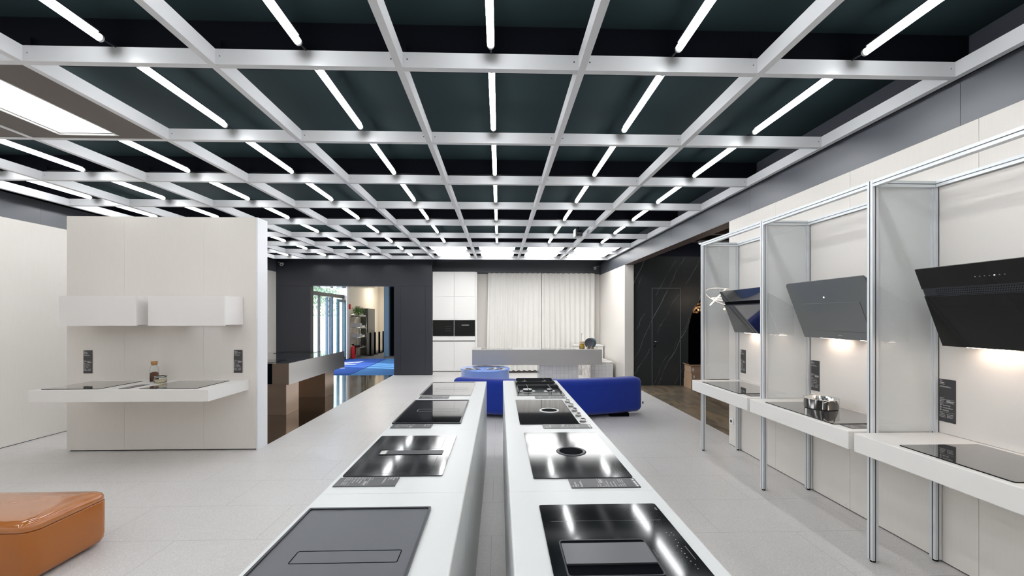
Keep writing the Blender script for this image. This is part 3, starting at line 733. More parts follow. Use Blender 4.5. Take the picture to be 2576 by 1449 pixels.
# right island, nearest: recessed tray with metal flap, touch controls
t = slab_hob(.167, .660, .98, 1.808, ZI, 'glossy black hob with steel centre flap, nearest on the right island', gi, 'glassblack')
b = bm_new(); ringprism(b, rrect(.209, .515, 1.30, 1.518, .014, 4), rrect(.214, .510, 1.306, 1.512, .012, 4), ZI + .005, ZI + .0075); obj('tray_rim', b, 'hobframe', t)
obj('tray', bx(.215, .509, 1.307, 1.511, ZI + .0051, ZI + .0056), 'black', t)
M['flapsteel'] = mat('brushed_dark_flap', (.17, .17, .18), .32, .8)
obj('suction_flap', bx(.215, .508, 1.362, 1.486, ZI + .006, ZI + .012, bev=.002), 'flapsteel', t)['label'] = 'brushed steel flap'
b = bm_new()
for x, y in ((.614, 1.561), (.632, 1.56), (.618, 1.543), (.634, 1.543), (.628, 1.511), (.630, 1.492), (.617, 1.47), (.625, 1.454), (.617, 1.437), (.622, 1.422), (.619, 1.40), (.622, 1.377), (.628, 1.357), (.626, 1.335)):
    s0 = .0018; b.faces.new([b.verts.new((x + i * s0, y + j * s0, ZI + .0053)) for i, j in ((-1, -1), (1, -1), (1, 1), (-1, 1))])
bar(b, .6415, .643, 1.427, .082, ZI + .0053)
bar(b, .523, .524, 1.425, .045, ZI + .0053)
obj('touch_controls', b, 'inkdim', t)
b = bm_new(); addtext(b, 'elica', .014, 0, 0, 0)
bmesh.ops.rotate(b, verts=b.verts, cent=(0, 0, 0), matrix=Matrix.Rotation(R(90), 3, 'Z')); bmesh.ops.translate(b, vec=(.650, 1.745, ZI + .0053), verts=b.verts); obj('printed_logo', b, 'inkdim', t)
b = bm_new(); bar(b, .20, .63, 1.66, .0008, ZI + .0053); obj('zone_line', b, 'inkdim', t)
# second: round vent
t = slab_hob(.168, .662, 2.107, 2.936, ZI, 'glossy black hob with round grey vent, second on the right island', gi, 'glassblack')
b = bm_new(); lathe(b, [(.068, 0), (.068, .003), (.072, .0045), (.084, .004), (.088, .002), (.088, 0)], (.423, 2.519, ZI + .004), 40); obj('vent_ring', b, 'hobframe', t)
b = bm_new(); lathe(b, [(0, .0015), (.068, .0015)], (.423, 2.519, ZI + .005), 40); obj('vent_cap', b, 'black', t)
b = bm_new()
for x in (.28, .423, .56): bar(b, x - .004, x + .004, 2.27, .0015, ZI + .0053)
obj('zone_mark', b, 'inkdim', t)
# third: knobs on a steel strip
t = slab_hob(.153, .592, 3.168, 4.098, ZI, 'glossy black hob with white vent ring and five knobs, third on the right island', gi, 'glassblack2')
obj('edge_strip', bx(.5935, .600, 3.165, 4.10, ZI, ZI + .009), 'steel', t)
b = bm_new(); lathe(b, [(.066, 0), (.066, .004), (.084, .004), (.084, 0)], (.423, 3.627, ZI + .004), 40); obj('vent_ring', b, 'outlet', t)['label'] = 'white vent ring'
b = bm_new(); lathe(b, [(0, .002), (.066, .002)], (.423, 3.627, ZI + .005), 40); obj('vent_cap', b, 'black', t)
for i, y in enumerate((3.974, 3.786, 3.606, 3.425, 3.240)):
    b = bm_new(); c = (.634, y, ZI); lathe(b, [(0, 0), (.024, 0), (.026, .002), (.026, .004)], c, 24)
    n_ = 28
    prof = [(.021, .006), (.0215, .026), (.019, .028), (.0165, .0275)]
    lathe(b, [(.019, .004)] + prof, c, 24); k_ = obj('knob', b, 'steel', t)
    b = bm_new()
    for q in range(14):
        a = 2 * pi * q / 14; cyl(b, (c[0] + .0208 * cos(a), y + .0208 * sin(a), ZI + .006), (c[0] + .0208 * cos(a), y + .0208 * sin(a), ZI + .025), .0022, 6)
    obj('grip', b, 'chrome', k_)
    b = bm_new(); lathe(b, [(0, .025), (.0165, .025)], c, 20); obj('knob_top', b, 'black', k_)
# fourth: gas hob with iron grates
t = slab_hob(.180, .668, 4.325, 5.33, ZI, 'grey gas hob with black cast iron grates at the far end of the right island', gi, 'hobsteelglass', name='gas_hob')
def grate(y0, y1, front):
    z0, z1 = ZI + .006, ZI + .048; x0, x1 = .195, .650; b = bm_new()
    wall = [(x0, z0 + .004), (x1, z0 + .004), (x1 - .004, z1 - .012), (x1 - .018, z1), (x0 + .018, z1), (x0 + .004, z1 - .012)]
    ys = (y1, y1 - .045) if front else (y0, y1)
    for y in ys: prism(b, wall, 'y', y, y + .007)
    for x in (x0, x1 - .008):       # sloping side arms
        prism(b, [(y0, z0 + .002), (y1, z0 + .002), (y1, z1 - .014), (y0, z0 + .016)] if front else [(y0, z0 + .01), (y1, z0 + .01), (y1, z1 - .014), (y0, z1 - .014)], 'x', x, x + .008)
    for x in (x0 + .002, x1 - .012):
        for y in (y0, y1 - .002): box(b, x, x + .01, y, y + .01, ZI + .005, z0 + .012)
    for xc in (.30, .535):
        if front:
            box(b, xc - .003, xc + .003, y0 - .04, y1, z1 - .002, z1 + .005); box(b, xc - .003, xc + .003, y0 - .04, y0 - .033, z0, z1 - .002)
        else:
            box(b, xc - .003, xc + .003, y0 - .03, y0 + .08, z1 - .002, z1 + .005); box(b, xc - .003, xc + .003, y1 - .07, y1 + .03, z1 - .002, z1 + .005)
    return obj('grate', b, 'blackiron', t)
grate(4.45, 4.73, True); grate(4.98, 5.24, False)
for i, (x, y, r) in enumerate(((.30, 4.56, .052), (.535, 4.56, .030), (.30, 5.09, .036), (.535, 5.09, .036))):
    c = (x, y, ZI + .005)
    b = bm_new(); lathe(b, [(0, 0), (r + .034, 0), (r + .036, .004), (r + .026, .006), (r + .020, .002), (0, .002)], c, 32); o = obj('burner_cup', b, 'steel', t)
    b = bm_new(); lathe(b, [(r * .92, .002), (r, .006), (r, .018), (r * .92, .021)], c, 28); obj('burner_ring', b, 'blackiron', o)
    b = bm_new(); lathe(b, [(r * .92, .021), (r * .9, .026), (0, .027)], c, 28); obj('burner_cap', b, 'alu', o)
b = bm_new(); tube(b, [(.417 + .085 * cos(2 * pi * k / 36), 4.84 + .085 * sin(2 * pi * k / 36), ZI + .010) for k in range(36)], .004, 6, True); obj('wok_ring', b, 'steel', t)
for y in (4.74, 4.80, 4.86, 4.92):
    b = bm_new(); cyl(b, (.640, y, ZI + .005), (.640, y, ZI + .026), .019, 20); o = obj('knob', b, 'blackiron', t)
    b = bm_new(); box(b, .622, .658, y - .005, y + .005, ZI + .0262, ZI + .031); obj('knob_grip', b, 'steel', o)
# signs lying on the islands
fl = ['Connectivity', 'Comfort', 'Auto boost']
flatsign(-.637, 2.090, ZI, R(-90), ['Swan', 'Flap'], fl, 'grey sign lying before the second hob of the left island')
flatsign(-.637, 3.146, ZI, R(-90), ['Lien'], fl, 'grey sign lying before the third hob of the left island')
flatsign(-.642, 4.262, ZI, R(-90), ['Fit'], fl, 'grey sign lying before the farthest hob of the left island')
flatsign(.500, 2.042, ZI, R(90), ['Sable Lux'], fl, 'long grey sign lying before the round vent hob of the right island', h=.325, extra=True)
flatsign(.492, 3.112, ZI, R(90), ['Switch'], fl, 'long grey sign lying before the five knob hob of the right island', h=.35, extra=True)
flatsign(.508, 4.235, ZI, R(90), ['Gas'], fl, 'long grey sign lying before the gas hob of the right island', h=.31, extra=True)

# ---------------------------------------------------------------- left demo counter on the partition
lc = bm_new(); box(lc, -5.10, -3.19, 4.80, 5.569, .770, .898); o = obj('demo_counter', lc, 'counter', bev=.005); tag(o, 'white wall counter with two hobs, fixed to the left partition', 'counter')
zc = .8985
for x0, x1, lab in ((-5.035, -4.42, 'black hob at the left end of the partition counter'), (-3.985, -3.365, 'black hob at the right end of the partition counter')):
    t = slab_hob(x0, x1, 4.87, 5.46, zc, lab, 'hobs on the partition counter', 'hobgloss')
    b = bm_new(); ringprism(b, rrect(x0 - .003, x1 + .003, 4.867, 5.463, .013, 4), rrect(x0, x1, 4.87, 5.46, .011, 4), zc, zc + .004); obj('rim', b, 'black', t)
flatsign(-4.17, 5.035, zc, 0, ['Haven'], fl, 'dark information sign lying between the two partition counter hobs')
# box hoods above it
for x0, x1, lab in ((-5.175, -4.285, 'cream box hood, left one of the pair on the partition'), (-4.150, -3.262, 'cream box hood, right one of the pair on the partition')):
    t = thing('box_hood', ((x0 + x1) / 2, 5.38, 1.59), lab, 'cooker hood', 'box hoods on the partition')
    obj('front_panel', bx(x0, x1, 5.20, 5.218, 1.592, 1.946, bev=.002), 'hoodwhite', t)
    obj('casing', bx(x0 + .001, x1 - .001, 5.2205, 5.569, 1.600, 1.946, bev=.002), 'hoodwhite', t)
    obj('filter', bx(x0 + .08, x1 - .08, 5.26, 5.53, 1.592, 1.5995), 'steel', t)
    if x0 > -4.5: obj('lamp', bx(x0 + .25, x1 - .25, 5.44, 5.47, 1.5895, 1.5918), mat('cool_led', (.9, .9, .9), .5, emit=(.9, .9, 1), es=5), t)
# bottle and jar
c = Vector((-4.235, 5.40, .8985)); t = thing('glass_bottle', c, 'corked glass bottle half full of brown lentils on the partition counter', 'bottle')
b = bm_new(); lathe(b, [(0, 0), (.040, 0), (.044, .006), (.044, .155), (.036, .185), (.026, .205), (.026, .222), (.0245, .222), (.0245, .205), (.034, .184), (.042, .154), (.042, .008), (0, .006)], c, 32); obj('glass_body', b, 'clear', t)
b = bm_new(); lathe(b, [(0, .008), (.0405, .009), (.0405, .110), (.02, .120), (0, .115)], c, 28); obj('lentils', b, 'lentil', t)
b = bm_new(); lathe(b, [(0, .205), (.024, .205), (.032, .222), (.035, .252), (0, .254)], c, 24); obj('cork', b, 'cork', t)
c = Vector((-4.092, 5.31, .8985)); t = thing('clip_jar', c, 'small clip top glass jar of pale grains beside the corked bottle', 'jar')
b = bm_new(); lathe(b, [(0, 0), (.050, 0), (.062, .012), (.064, .050), (.056, .066), (.056, .074), (.054, .074), (.054, .066), (.062, .050), (.060, .013), (0, .004)], c, 32); obj('glass_body', b, 'clear', t)
b = bm_new(); lathe(b, [(0, .005), (.048, .006), (.058, .014), (.059, .040), (0, .045)], c, 28); obj('grains', b, 'flour', t)
b = bm_new(); lathe(b, [(.056, .0745), (.060, .078), (.056, .088), (.03, .094), (0, .095), (0, .092), (.03, .090), (.054, .085)], c, 28); obj('glass_lid', b, 'clear', t)
b = bm_new(); tube(b, [(c.x + .062 * cos(2 * pi * k / 24), c.y + .062 * sin(2 * pi * k / 24), c.z + .070) for k in range(24)], .0016, 6, True)
tube(b, [c + Vector((.06, 0, .07)), c + Vector((.085, 0, .086)), c + Vector((.078, 0, .095)), c + Vector((.055, 0, .080))], .0016, 6); tube(b, [c + Vector((-.06, 0, .07)), c + Vector((-.075, -.01, .04)), c + Vector((-.068, -.01, .035)), c + Vector((-.055, 0, .080))], .0016, 6)
obj('wire_clip', b, 'steel', t)

# ---------------------------------------------------------------- pouf
def pillow(bm, x0, x1, y0, y1, prof, r, seg=8, mi=0):
    """prof: list of (inset, z) rings of a rounded rectangle"""
    rings = []
    for ins, z in prof:
        rings.append([bm.verts.new((p[0], p[1], z)) for p in rrect(x0 + ins, x1 - ins, y0 + ins, y1 - ins, max(.01, r - ins * .6), seg)])
    for A, B_ in zip(rings, rings[1:]):
        n = len(A)
        for i in range(n):
            f = bm.faces.new([A[i], A[(i + 1) % n], B_[(i + 1) % n], B_[i]]); f.smooth = True; f.material_index = mi
    bm.faces.new(rings[0][::-1]); f = bm.faces.new(rings[-1]); f.smooth = True
t = thing('pouf', (-3.65, 3.02, 0), 'cognac orange glossy leather pouf on the floor at lower left', 'pouf')
b = bm_new(); pillow(b, -4.35, -2.945, 2.785, 3.345, [(.045, .018), (.018, .03), (.005, .052), (0, .085), (0, .325), (.003, .331), (.008, .333)], .08, 10); obj('base', b, 'leather', t)
b = bm_new(); pillow(b, -4.35, -2.945, 2.785, 3.345, [(.008, .334), (.001, .338), (0, .350), (.003, .364), (.012, .378), (.03, .389), (.06, .396), (.12, .400), (.2, .402), (.262, .4022)], .085, 10); obj('cushion', b, 'cushion', t)
obj('foot', bx(-4.28, -3.02, 2.86, 3.27, 0, .018), 'black', t)

# ---------------------------------------------------------------- sofa, round table
def sofa_path(x): return 7.01 + .1336 * (x - .859) ** 2
def sweep(bm, prof, x0, x1, n=40, off=0, endr=.0, mi=0):
    rings = []
    for i in range(n + 1):
        u = i / n; x = x0 + (x1 - x0) * u; dy = 2 * .1336 * (x - .859); L = math.hypot(1, dy); nx, ny = -dy / L, 1 / L
        # round the ends off: scale the section towards its middle
        e = min(u, 1 - u) * (x1 - x0); k = 1 if e >= endr else math.sqrt(max(0, 1 - (1 - e / endr) ** 2)) if endr else 1
        k = .55 + .45 * k if e < endr else 1
        c0 = sum(p[0] for p in prof) / len(prof); c1 = sum(p[1] for p in prof) / len(prof)
        rings.append([bm.verts.new((x + nx * (c0 + (p[0] - c0) * k + off), sofa_path(x) + ny * (c0 + (p[0] - c0) * k + off), c1 + (p[1] - c1) * (.72 + .28 * (k - .55) / .45 if k < 1 else 1))) for p in prof])
    m = len(prof)
    for A, B_ in zip(rings, rings[1:]):
        for i in range(m):
            f = bm.faces.new([A[i], A[(i + 1) % m], B_[(i + 1) % m], B_[i]]); f.smooth = True; f.material_index = mi
    bm.faces.new(rings[0]); bm.faces.new(rings[-1][::-1]); bmesh.ops.recalc_face_normals(bm, faces=bm.faces)
def ushift(x0, x1):  # denser sampling at the ends is handled by n
    pass
t = thing('curved_sofa', (.85, 7.4, 0), 'royal blue curved sofa seen from behind, beyond the islands', 'sofa')
b = bm_new(); sweep(b, rrect(0, .30, .055, .652, .10, 6), -.83, 2.50, 90, 0, .10); obj('backrest', b, 'sofa', t)
b = bm_new(); sweep(b, rrect(.302, 1.0, .055, .40, .09, 6), -.70, 2.42, 70, 0, .10); obj('seat', b, 'sofa', t)
for x in (-.45, .35, 1.2, 2.05):
    y = sofa_path(x); obj('foot', bx(x - .16, x + .16, y + .05, y + .2, 0, .06), 'black', t); obj('foot', bx(x - .16, x + .16, y + .62, y + .78, 0, .06), 'black', t)
obj('fabric_tag', bx(2.495, 2.515, 7.42, 7.424, .18, .22), 'black', t)
cx, cy = -.33, 10.13; t = thing('round_table', (cx, cy, 0), 'light blue lacquered round drum table behind the blue sofa', 'table')
b = bm_new(); lathe(b, [(0, .0), (.555, .0), (.560, .01), (.560, .455), (.575, .462), (.582, .472), (.575, .484), (.56, .488)], (cx, cy, 0), 64); obj('drum', b, 'table', t)
b = bm_new(); lathe(b, [(.5595, .4885), (.50, .490), (0, .490)], (cx, cy, 0), 64); obj('tabletop', b, 'table', t)
def magazine(x, y, a, label, sc=1.):
    t = thing('magazine', (x, y, .4915), label, 'magazine', 'open magazines on the round table')
    for sg in (-1, 1):
        b = bm_new(); n = 8; V = []
        for i in range(n + 1):
            u = i / n; px = sg * u * .20 * sc; z = .004 + .022 * sin(pi * min(1, u * 1.1)) * (1 - .3 * u)
            V.append((b.verts.new((px, -.13 * sc, z)), b.verts.new((px, .13 * sc, z))))
        for A, B_ in zip(V, V[1:]):
            b.faces.new([A[0], B_[0], B_[1], A[1]] if sg > 0 else [A[0], A[1], B_[1], B_[0]])
        bmesh.ops.solidify(b, geom=b.faces[:], thickness=.003)
        obj('page', b, 'paper', t, local=True)
        b = bm_new(); box(b, sg * .10 - .06, sg * .10 + .06, -.09, .05, .0285, .029); obj('picture', b, 'paper2', t, local=True)
    t.rotation_euler = (0, 0, a); return t
magazine(-.62, 9.88, .5, 'open white magazine on the left of the light blue table')
magazine(-.08, 9.90, -.3, 'open white magazine on the right of the light blue table', 1.1)

# ---------------------------------------------------------------- kitchen in the alcove
def tall_cab(x0, x1, ovl, label):
    t = thing('tall_cabinet', ((x0 + x1) / 2, 12.8, 0), label, 'cabinet', 'tall white oven cabinets'); yf = 12.55
    b = bm_new(); box(b, x0, x1, yf + .022, 13.09, .0, 3.01); obj('body', b, 'cabinet', t)
    g = .003
    for z0, z1, n in ((2.285, 3.008, 'door'), (1.600, 2.280, 'door'), (.12, .972, 'door'), (1.003, 1.132, 'drawer')):
        obj(n, bx(x0 + g, x1 - g, yf, yf + .02, z0, z1, bev=.0015), 'cabinet', t)
    obj('grip_recess', bx(x0 + g, x1 - g, yf + .014, yf + .021, .975, 1.002), 'seam', t)
    obj('plinth_gap', bx(x0 + g, x1 - g, yf + .016, yf + .021, .095, .118), 'seam', t)
    o = thing('built_in_oven', ((x0 + x1) / 2, yf, 1.14), ovl, 'oven', 'built-in ovens')
    obj('glass_door', bx(x0 + .01, x1 - .01, yf - .012, yf + .020, 1.137, 1.597, bev=.002), 'ovenglass', o)
    return t, o
xa, xm, xb = -1.94, -1.315, -.70
t, o = tall_cab(xa, xm, 'built in black oven on the left in the tall white cabinets', 'tall white cabinet beside the dark back wall, left of two')
for k in range(3): obj('rack', bx(xa + .36, xm - .1, 12.5365, 12.5375, 1.28 + .06 * k, 1.285 + .06 * k), 'groove', o)
t, o = tall_cab(xm, xb, 'built in black oven on the right, with a pale handle', 'tall white cabinet beside the curtain, right of two')
b = bm_new(); box(b, xm + .22, xb - .18, 12.518, 12.528, 1.44, 1.465); box(b, xm + .24, xm + .25, 12.528, 12.539, 1.445, 1.46); box(b, xb - .21, xb - .20, 12.528, 12.539, 1.445, 1.46); obj('handle', b, 'steel', o)
tag(obj('side_panel', bx(-.698, -.655, 12.55, 13.09, 0, 3.0), 'cabinet'), 'narrow white upright panel closing the tall cabinets at the right', 'panel')
# curtains
def curtain(x0, x1, label, ph, skew=0):
    t = thing('curtain', ((x0 + x1) / 2, 12.98, 0), label, 'curtain', 'ivory curtains in the kitchen alcove')
    n = int((x1 - x0) / .008); rows = 26
    def pt(i, r):
        u = i / n; v = r / rows; x = x0 + (x1 - x0) * u; s = (x - x0) / .155 + ph
        irr = .22 * sin(x * 2.3 + ph) * v; amp = (.020 + .010 * v) * (1 + .3 * sin(x * 4.3 + ph * 2))
        y = 12.96 + amp * sin(2 * pi * (s + irr)) + .010 * v * sin(x * 6 + 1.5 * v)
        xx = x + skew * (1 - u) * (-.06) * v
        z = 3.005 - (3.005 - .055 - .012 * sin(2 * pi * s)) * v + (.016 * (1 + sin(2 * pi * s)) / 2 if r == 0 else 0)
        return xx, y, z
    b = bm_new(); g = [[b.verts.new(pt(i, r)) for r in range(rows + 1)] for i in range(n + 1)]
    for i in range(n):
        for r in range(rows):
            f = b.faces.new([g[i][r], g[i + 1][r], g[i + 1][r + 1], g[i][r + 1]]); f.smooth = True
    obj('cloth', b, 'curtain', t)
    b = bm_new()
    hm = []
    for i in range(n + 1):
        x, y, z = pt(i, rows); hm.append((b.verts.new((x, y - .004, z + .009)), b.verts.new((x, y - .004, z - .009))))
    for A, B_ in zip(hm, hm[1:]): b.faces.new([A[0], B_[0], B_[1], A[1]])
    bmesh.ops.solidify(b, geom=b.faces[:], thickness=.006); obj('bottom_strip', b, 'black', t)['label'] = 'black strip along the bottom edge'  # thin black strip following the bottom edge of the cloth
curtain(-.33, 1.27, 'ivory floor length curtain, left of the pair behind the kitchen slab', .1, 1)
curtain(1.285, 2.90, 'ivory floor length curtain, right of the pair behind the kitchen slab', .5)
tag(obj('curtain_rail', bx(-.65, 3.05, 12.93, 12.99, 3.027, 3.045), 'hobframe'), 'dark curtain rail above the ivory curtains', 'curtain rail')
# stone slab worktop with tiled leg
t = thing('kitchen_island', (.92, 10.75, 0), 'grey stone kitchen slab on a tiled leg before the curtains', 'kitchen island')
b = bm_new(); box(b, -.655, 2.495, 10.36, 11.15, .528, .90); obj('slab', b, 'stone', t, bev=.004)
b = bm_new(); box(b, .98, 1.95, 10.52, 11.05, 0, .5275); obj('leg', b, 'tiles', t)['label'] = 'white square tiled leg'
for x0, x1, lab in ((-.45, .33, 'flat black hob at the left of the grey kitchen slab'), (1.02, 1.42, 'flat dark hob in the middle of the grey kitchen slab'), (1.45, 1.88, 'flat dark hob beside the pasta jar on the grey kitchen slab')):
    slab_hob(x0, x1, 10.50, 10.98, .9005, lab, 'hobs on the grey slab', 'hobgloss')
b = bm_new(); box(b, 2.41, 2.99, 11.21, 12.40, 0, .475, 0); t = thing('tiled_bench', (2.7, 11.8, 0), 'low white tiled bench beside the right end of the kitchen slab', 'bench'); obj('base', b, 'tiles', t)
obj('top', bx(2.40, 3.0, 11.20, 12.42, .4755, .505), 'whitestone', t)
obj('side_panel', bx(2.395, 2.4095, 11.21, 12.40, 0, .475), 'whitestone', t)
t = thing('sink_counter', (2.6, 12.7, 0), 'pale sink counter behind the plates, against the curtain', 'counter')
obj('body', bx(2.20, 3.04, 12.45, 12.86, .0, .84), 'whitestone', t); obj('worktop', bx(2.18, 3.05, 12.43, 12.87, .8405, .87), 'white', t)
t = thing('kitchen_tap', (2.42, 12.6, .8705), 'slim dark kitchen tap standing on the sink counter', 'tap')
b = bm_new(); tube(b, [(2.42, 12.6, .871), (2.42, 12.6, 1.17), (2.42, 12.58, 1.20), (2.42, 12.52, 1.205), (2.42, 12.47, 1.19)], .009, 8); obj('spout', b, 'steel', t)
b = bm_new(); cyl(b, (2.42, 12.6, .8708), (2.42, 12.6, .90), .02, 14); obj('base', b, 'steel', t)
# jar and plates on the slab
c = Vector((2.055, 10.62, .9005)); t = thing('pasta_jar', c, 'glass jar of yellow pasta with wooden lid on the kitchen slab', 'jar')
b = bm_new(); lathe(b, [(0, 0), (.062, 0), (.065, .006), (.065, .15), (.060, .165), (.058, .163), (.062, .149), (.062, .008), (0, .005)], c, 28); obj('glass_body', b, 'clear', t)
b = bm_new(); lathe(b, [(0, .006), (.060, .007), (.060, .11), (.045, .13), (0, .135)], c, 24)
for v in b.verts: v.co += Vector((random.uniform(-.003, .003), random.uniform(-.003, .003), random.uniform(-.004, .004)))
obj('pasta', b, 'pasta', t)
b = bm_new(); lathe(b, [(0, .166), (.062, .166), (.064, .17), (.064, .186), (0, .188)], c, 28); obj('lid', b, 'wood', t)
t = thing('plate_rack', (2.27, 10.62, .9005), 'small light wooden rack holding upright plates on the kitchen slab', 'plate rack')
dv, sv = Vector((.48, .87, 0)).normalized(), Vector((.87, -.48, 0)).normalized(); c0 = Vector((2.235, 10.565, .9015))
b = bm_new()
for sg in (-1, 1):
    p = c0 + sv * .05 * sg; tube(b, [p - dv * .03 + Vector((0, 0, .007)), p + dv * .21 + Vector((0, 0, .007))], .0075, 8)
obj('base', b, 'wood', t)
b = bm_new()
for k in range(6):
    for sg in (-1, 1):
        p = c0 + sv * .05 * sg + dv * (-.021 + .0412 * k); cyl(b, p + Vector((0, 0, .010)), p + Vector((0, 0, .065)), .0055, 8)
obj('peg', b, 'wood', t)
pl = ['dark grey front plate', 'teal plate right behind the front one', 'dark plate, third in the rack', 'teal plate, fourth in the rack', 'dark plate at the back of the row']
proto = {}
for k in range(5):
    pos = Vector((2.235 + .020 * k, 10.565 + .036 * k, .919 + .124))
    ax = Vector((-.48, -.87, .06)).normalized(); q = ax.to_track_quat('Z', 'Y').to_matrix().to_4x4()
    b = bm_new(); lathe(b, [(0, .004), (.085, .004), (.118, .014), (.123, .016), (.123, .019), (.116, .018), (.083, .009), (0, .009)], (0, 0, 0), 40, mat4=q)
    o = obj('plate', b, 'plate_t' if k in (1, 3) else 'plate_d'); o.location = pos
    tag(o, pl[k] + (' standing in the wooden rack' if k < 2 else ''), 'plate', 'upright plates in the wooden rack')

# ---------------------------------------------------------------- steel island at the left
t = thing('steel_island', (-4.4, 8.75, 0), 'brushed steel island with two block legs behind the partition', 'kitchen island')
obj('worktop', bx(-5.15, -3.60, 7.46, 10.10, .533, .896, bev=.002), 'steel', t)
M['steeltop'] = mat('satin_steel_top', (.60, .60, .60), .05, 1)
obj('top_plate', bx(-5.15, -3.60, 7.46, 10.10, .8965, .900), 'steeltop', t)
obj('end_panel', bx(-3.878, -3.602, 7.453, 7.4595, .535, .894), 'bronze', t)
obj('leg', bx(-5.05, -3.665, 7.50, 7.96, 0, .5325), 'bronze', t); obj('leg', bx(-5.05, -3.665, 9.15, 9.62, 0, .5325), 'bronze', t)
obj('front_oven_glass', bx(-4.9, -3.88, 7.452, 7.4595, .545, .895), 'black', t)
slab_hob(-4.90, -3.92, 7.55, 8.10, .9005, 'black hob at the near end of the brushed steel island', 'hobs on the steel island', 'glassblack')
slab_hob(-4.90, -4.10, 9.45, 9.98, .9005, 'black hob at the far end of the brushed steel island', 'hobs on the steel island', 'glassblack')

# ---------------------------------------------------------------- small ceiling devices
def cctv(x, y, z, dx, label):
    t = thing('security_camera', (x, y, z), label, 'security camera', 'security cameras')
    b = bm_new(); cyl(b, (x - dx * .14, y + .08, z + .04), (x, y, z), .012, 10); lathe(b, [(0, 0), (.03, 0), (.03, .015), (0, .015)], (x - dx * .14, y + .075, z + .03), 16); obj('bracket', b, 'alu', t)
    b = bm_new(); cyl(b, (x + dx * .02, y - .11, z - .05), (x - dx * .01, y + .02, z + .0), .042, 18); obj('body', b, 'alu', t)
    b = bm_new(); cyl(b, (x + dx * .0215, y - .116, z - .053), (x + dx * .02, y - .109, z - .05), .030, 18); obj('lens', b, 'glassblack2', t)
cctv(-6.16, 12.40, 3.22, 1, 'small grey security camera in the far left corner above the steel island')
cctv(2.90, 12.95, 3.20, -1, 'small grey security camera above the right end of the curtain')
t = thing('ceiling_projector', (1.49, 8.0, 3.3), 'small black projector device hanging in the ceiling grid', 'projector')
obj('body', bx(1.43, 1.55, 7.95, 8.12, 3.205, 3.33, bev=.008), 'hobframe', t); obj('side_cover', bx(1.408, 1.428, 7.95, 8.12, 3.20, 3.335), 'outlet', t)
b = bm_new(); cyl(b, (1.49, 7.93, 3.26), (1.49, 7.952, 3.26), .042, 20); obj('lens', b, 'glassblack2', t)
b = bm_new(); cyl(b, (1.49, 8.03, 3.33), (1.49, 8.03, 3.574), .01, 8); obj('mount_rod', b, 'black', t)

# ---------------------------------------------------------------- marble room at the right
YM = 10.50
b = bm_new(); acx, acz, ar = 5.95, 1.30, 1.27; ax0 = acx - ar   # arch
# wall left of the arch (door leaf cut out), arch spandrel as polygon
def wq(pts): prism(b, pts, 'y', YM, YM + .15)
wq([(3.29, 0), (3.765, 0), (3.765, 3.19), (3.29, 3.19)]); wq([(3.765, 2.41), (4.49, 2.41), (4.49, 3.19), (3.765, 3.19)]); wq([(4.492, 0), (ax0, 0), (ax0, 3.19), (4.492, 3.19)])
arc = [(acx - ar * cos(pi * k / 24), acz + ar * sin(pi * k / 24)) for k in range(25)]
for p, q in zip(arc, arc[1:]): wq([p, q, (q[0], 3.19), (p[0], 3.19)])
wq([(acx + ar, 0), (9.5, 0), (9.5, 3.19), (acx + ar, 3.19)])
bmesh.ops.remove_doubles(b, verts=b.verts, dist=.0005)
struct('wall_marble', b, 'marble')
b = bm_new(); box(b, 3.29, 9.5, YM + .01, YM + .12, 3.19, 3.62); struct('trim_9', b, 'navy')
b = bm_new(); box(b, 3.786, 4.472, YM + .006, YM + .05, .006, 2.395)
dr = struct('door_1', b, 'marble', 'flush black marble clad door with thin frame')
b = bm_new()
for a in ((3.768, 3.782, 0, 2.41), (4.476, 4.489, 0, 2.41)): box(b, a[0], a[1], YM - .004, YM + .05, a[2], a[3])
box(b, 3.782, 4.476, YM - .004, YM + .05, 2.398, 2.41); obj('door_frame', b, mat('grey_door_trim', (.17, .175, .175), .4), dr)
b = bm_new(); cyl(b, (3.835, YM - .02, 1.085), (3.835, YM + .006, 1.085), .026, 18); tube(b, [(3.835, YM - .02, 1.085), (3.835, YM - .055, 1.085), (3.85, YM - .06, 1.085), (3.965, YM - .06, 1.083)], .009, 8); obj('door_handle', b, 'steel', dr)
b = bm_new(); cyl(b, (3.835, YM - .012, .985), (3.835, YM + .006, .985), .026, 18); obj('lock_rosette', b, 'steel', dr)
b = bm_new(); box(b, 9.5, 9.6, 4.5, 15.5, 0, 3.62); box(b, 3.28, 9.5, 15.4, 15.5, 0, 3.62); box(b, 3.28, 3.30, 10.52, 15.4, 0, 3.62); box(b, 3.28, 9.5, 4.45, 4.5, 0, 3.62); struct('wall_dark_room', b, 'navy')
b = bm_new(); box(b, 3.28, 9.6, 4.4, 15.5, 3.62, 3.70); struct('ceiling_dark_room', b, 'navy')
for k in range(5):
    tag(obj('ceiling_rafter', bx(3.30, 9.0, 6.0 + k * .9, 6.12 + k * .9, 3.40, 3.54), 'brownedge'), 'brown ceiling rafter in the dark room, %s from the camera' % ORD[k], 'rafter', 'brown rafters in the dark room')
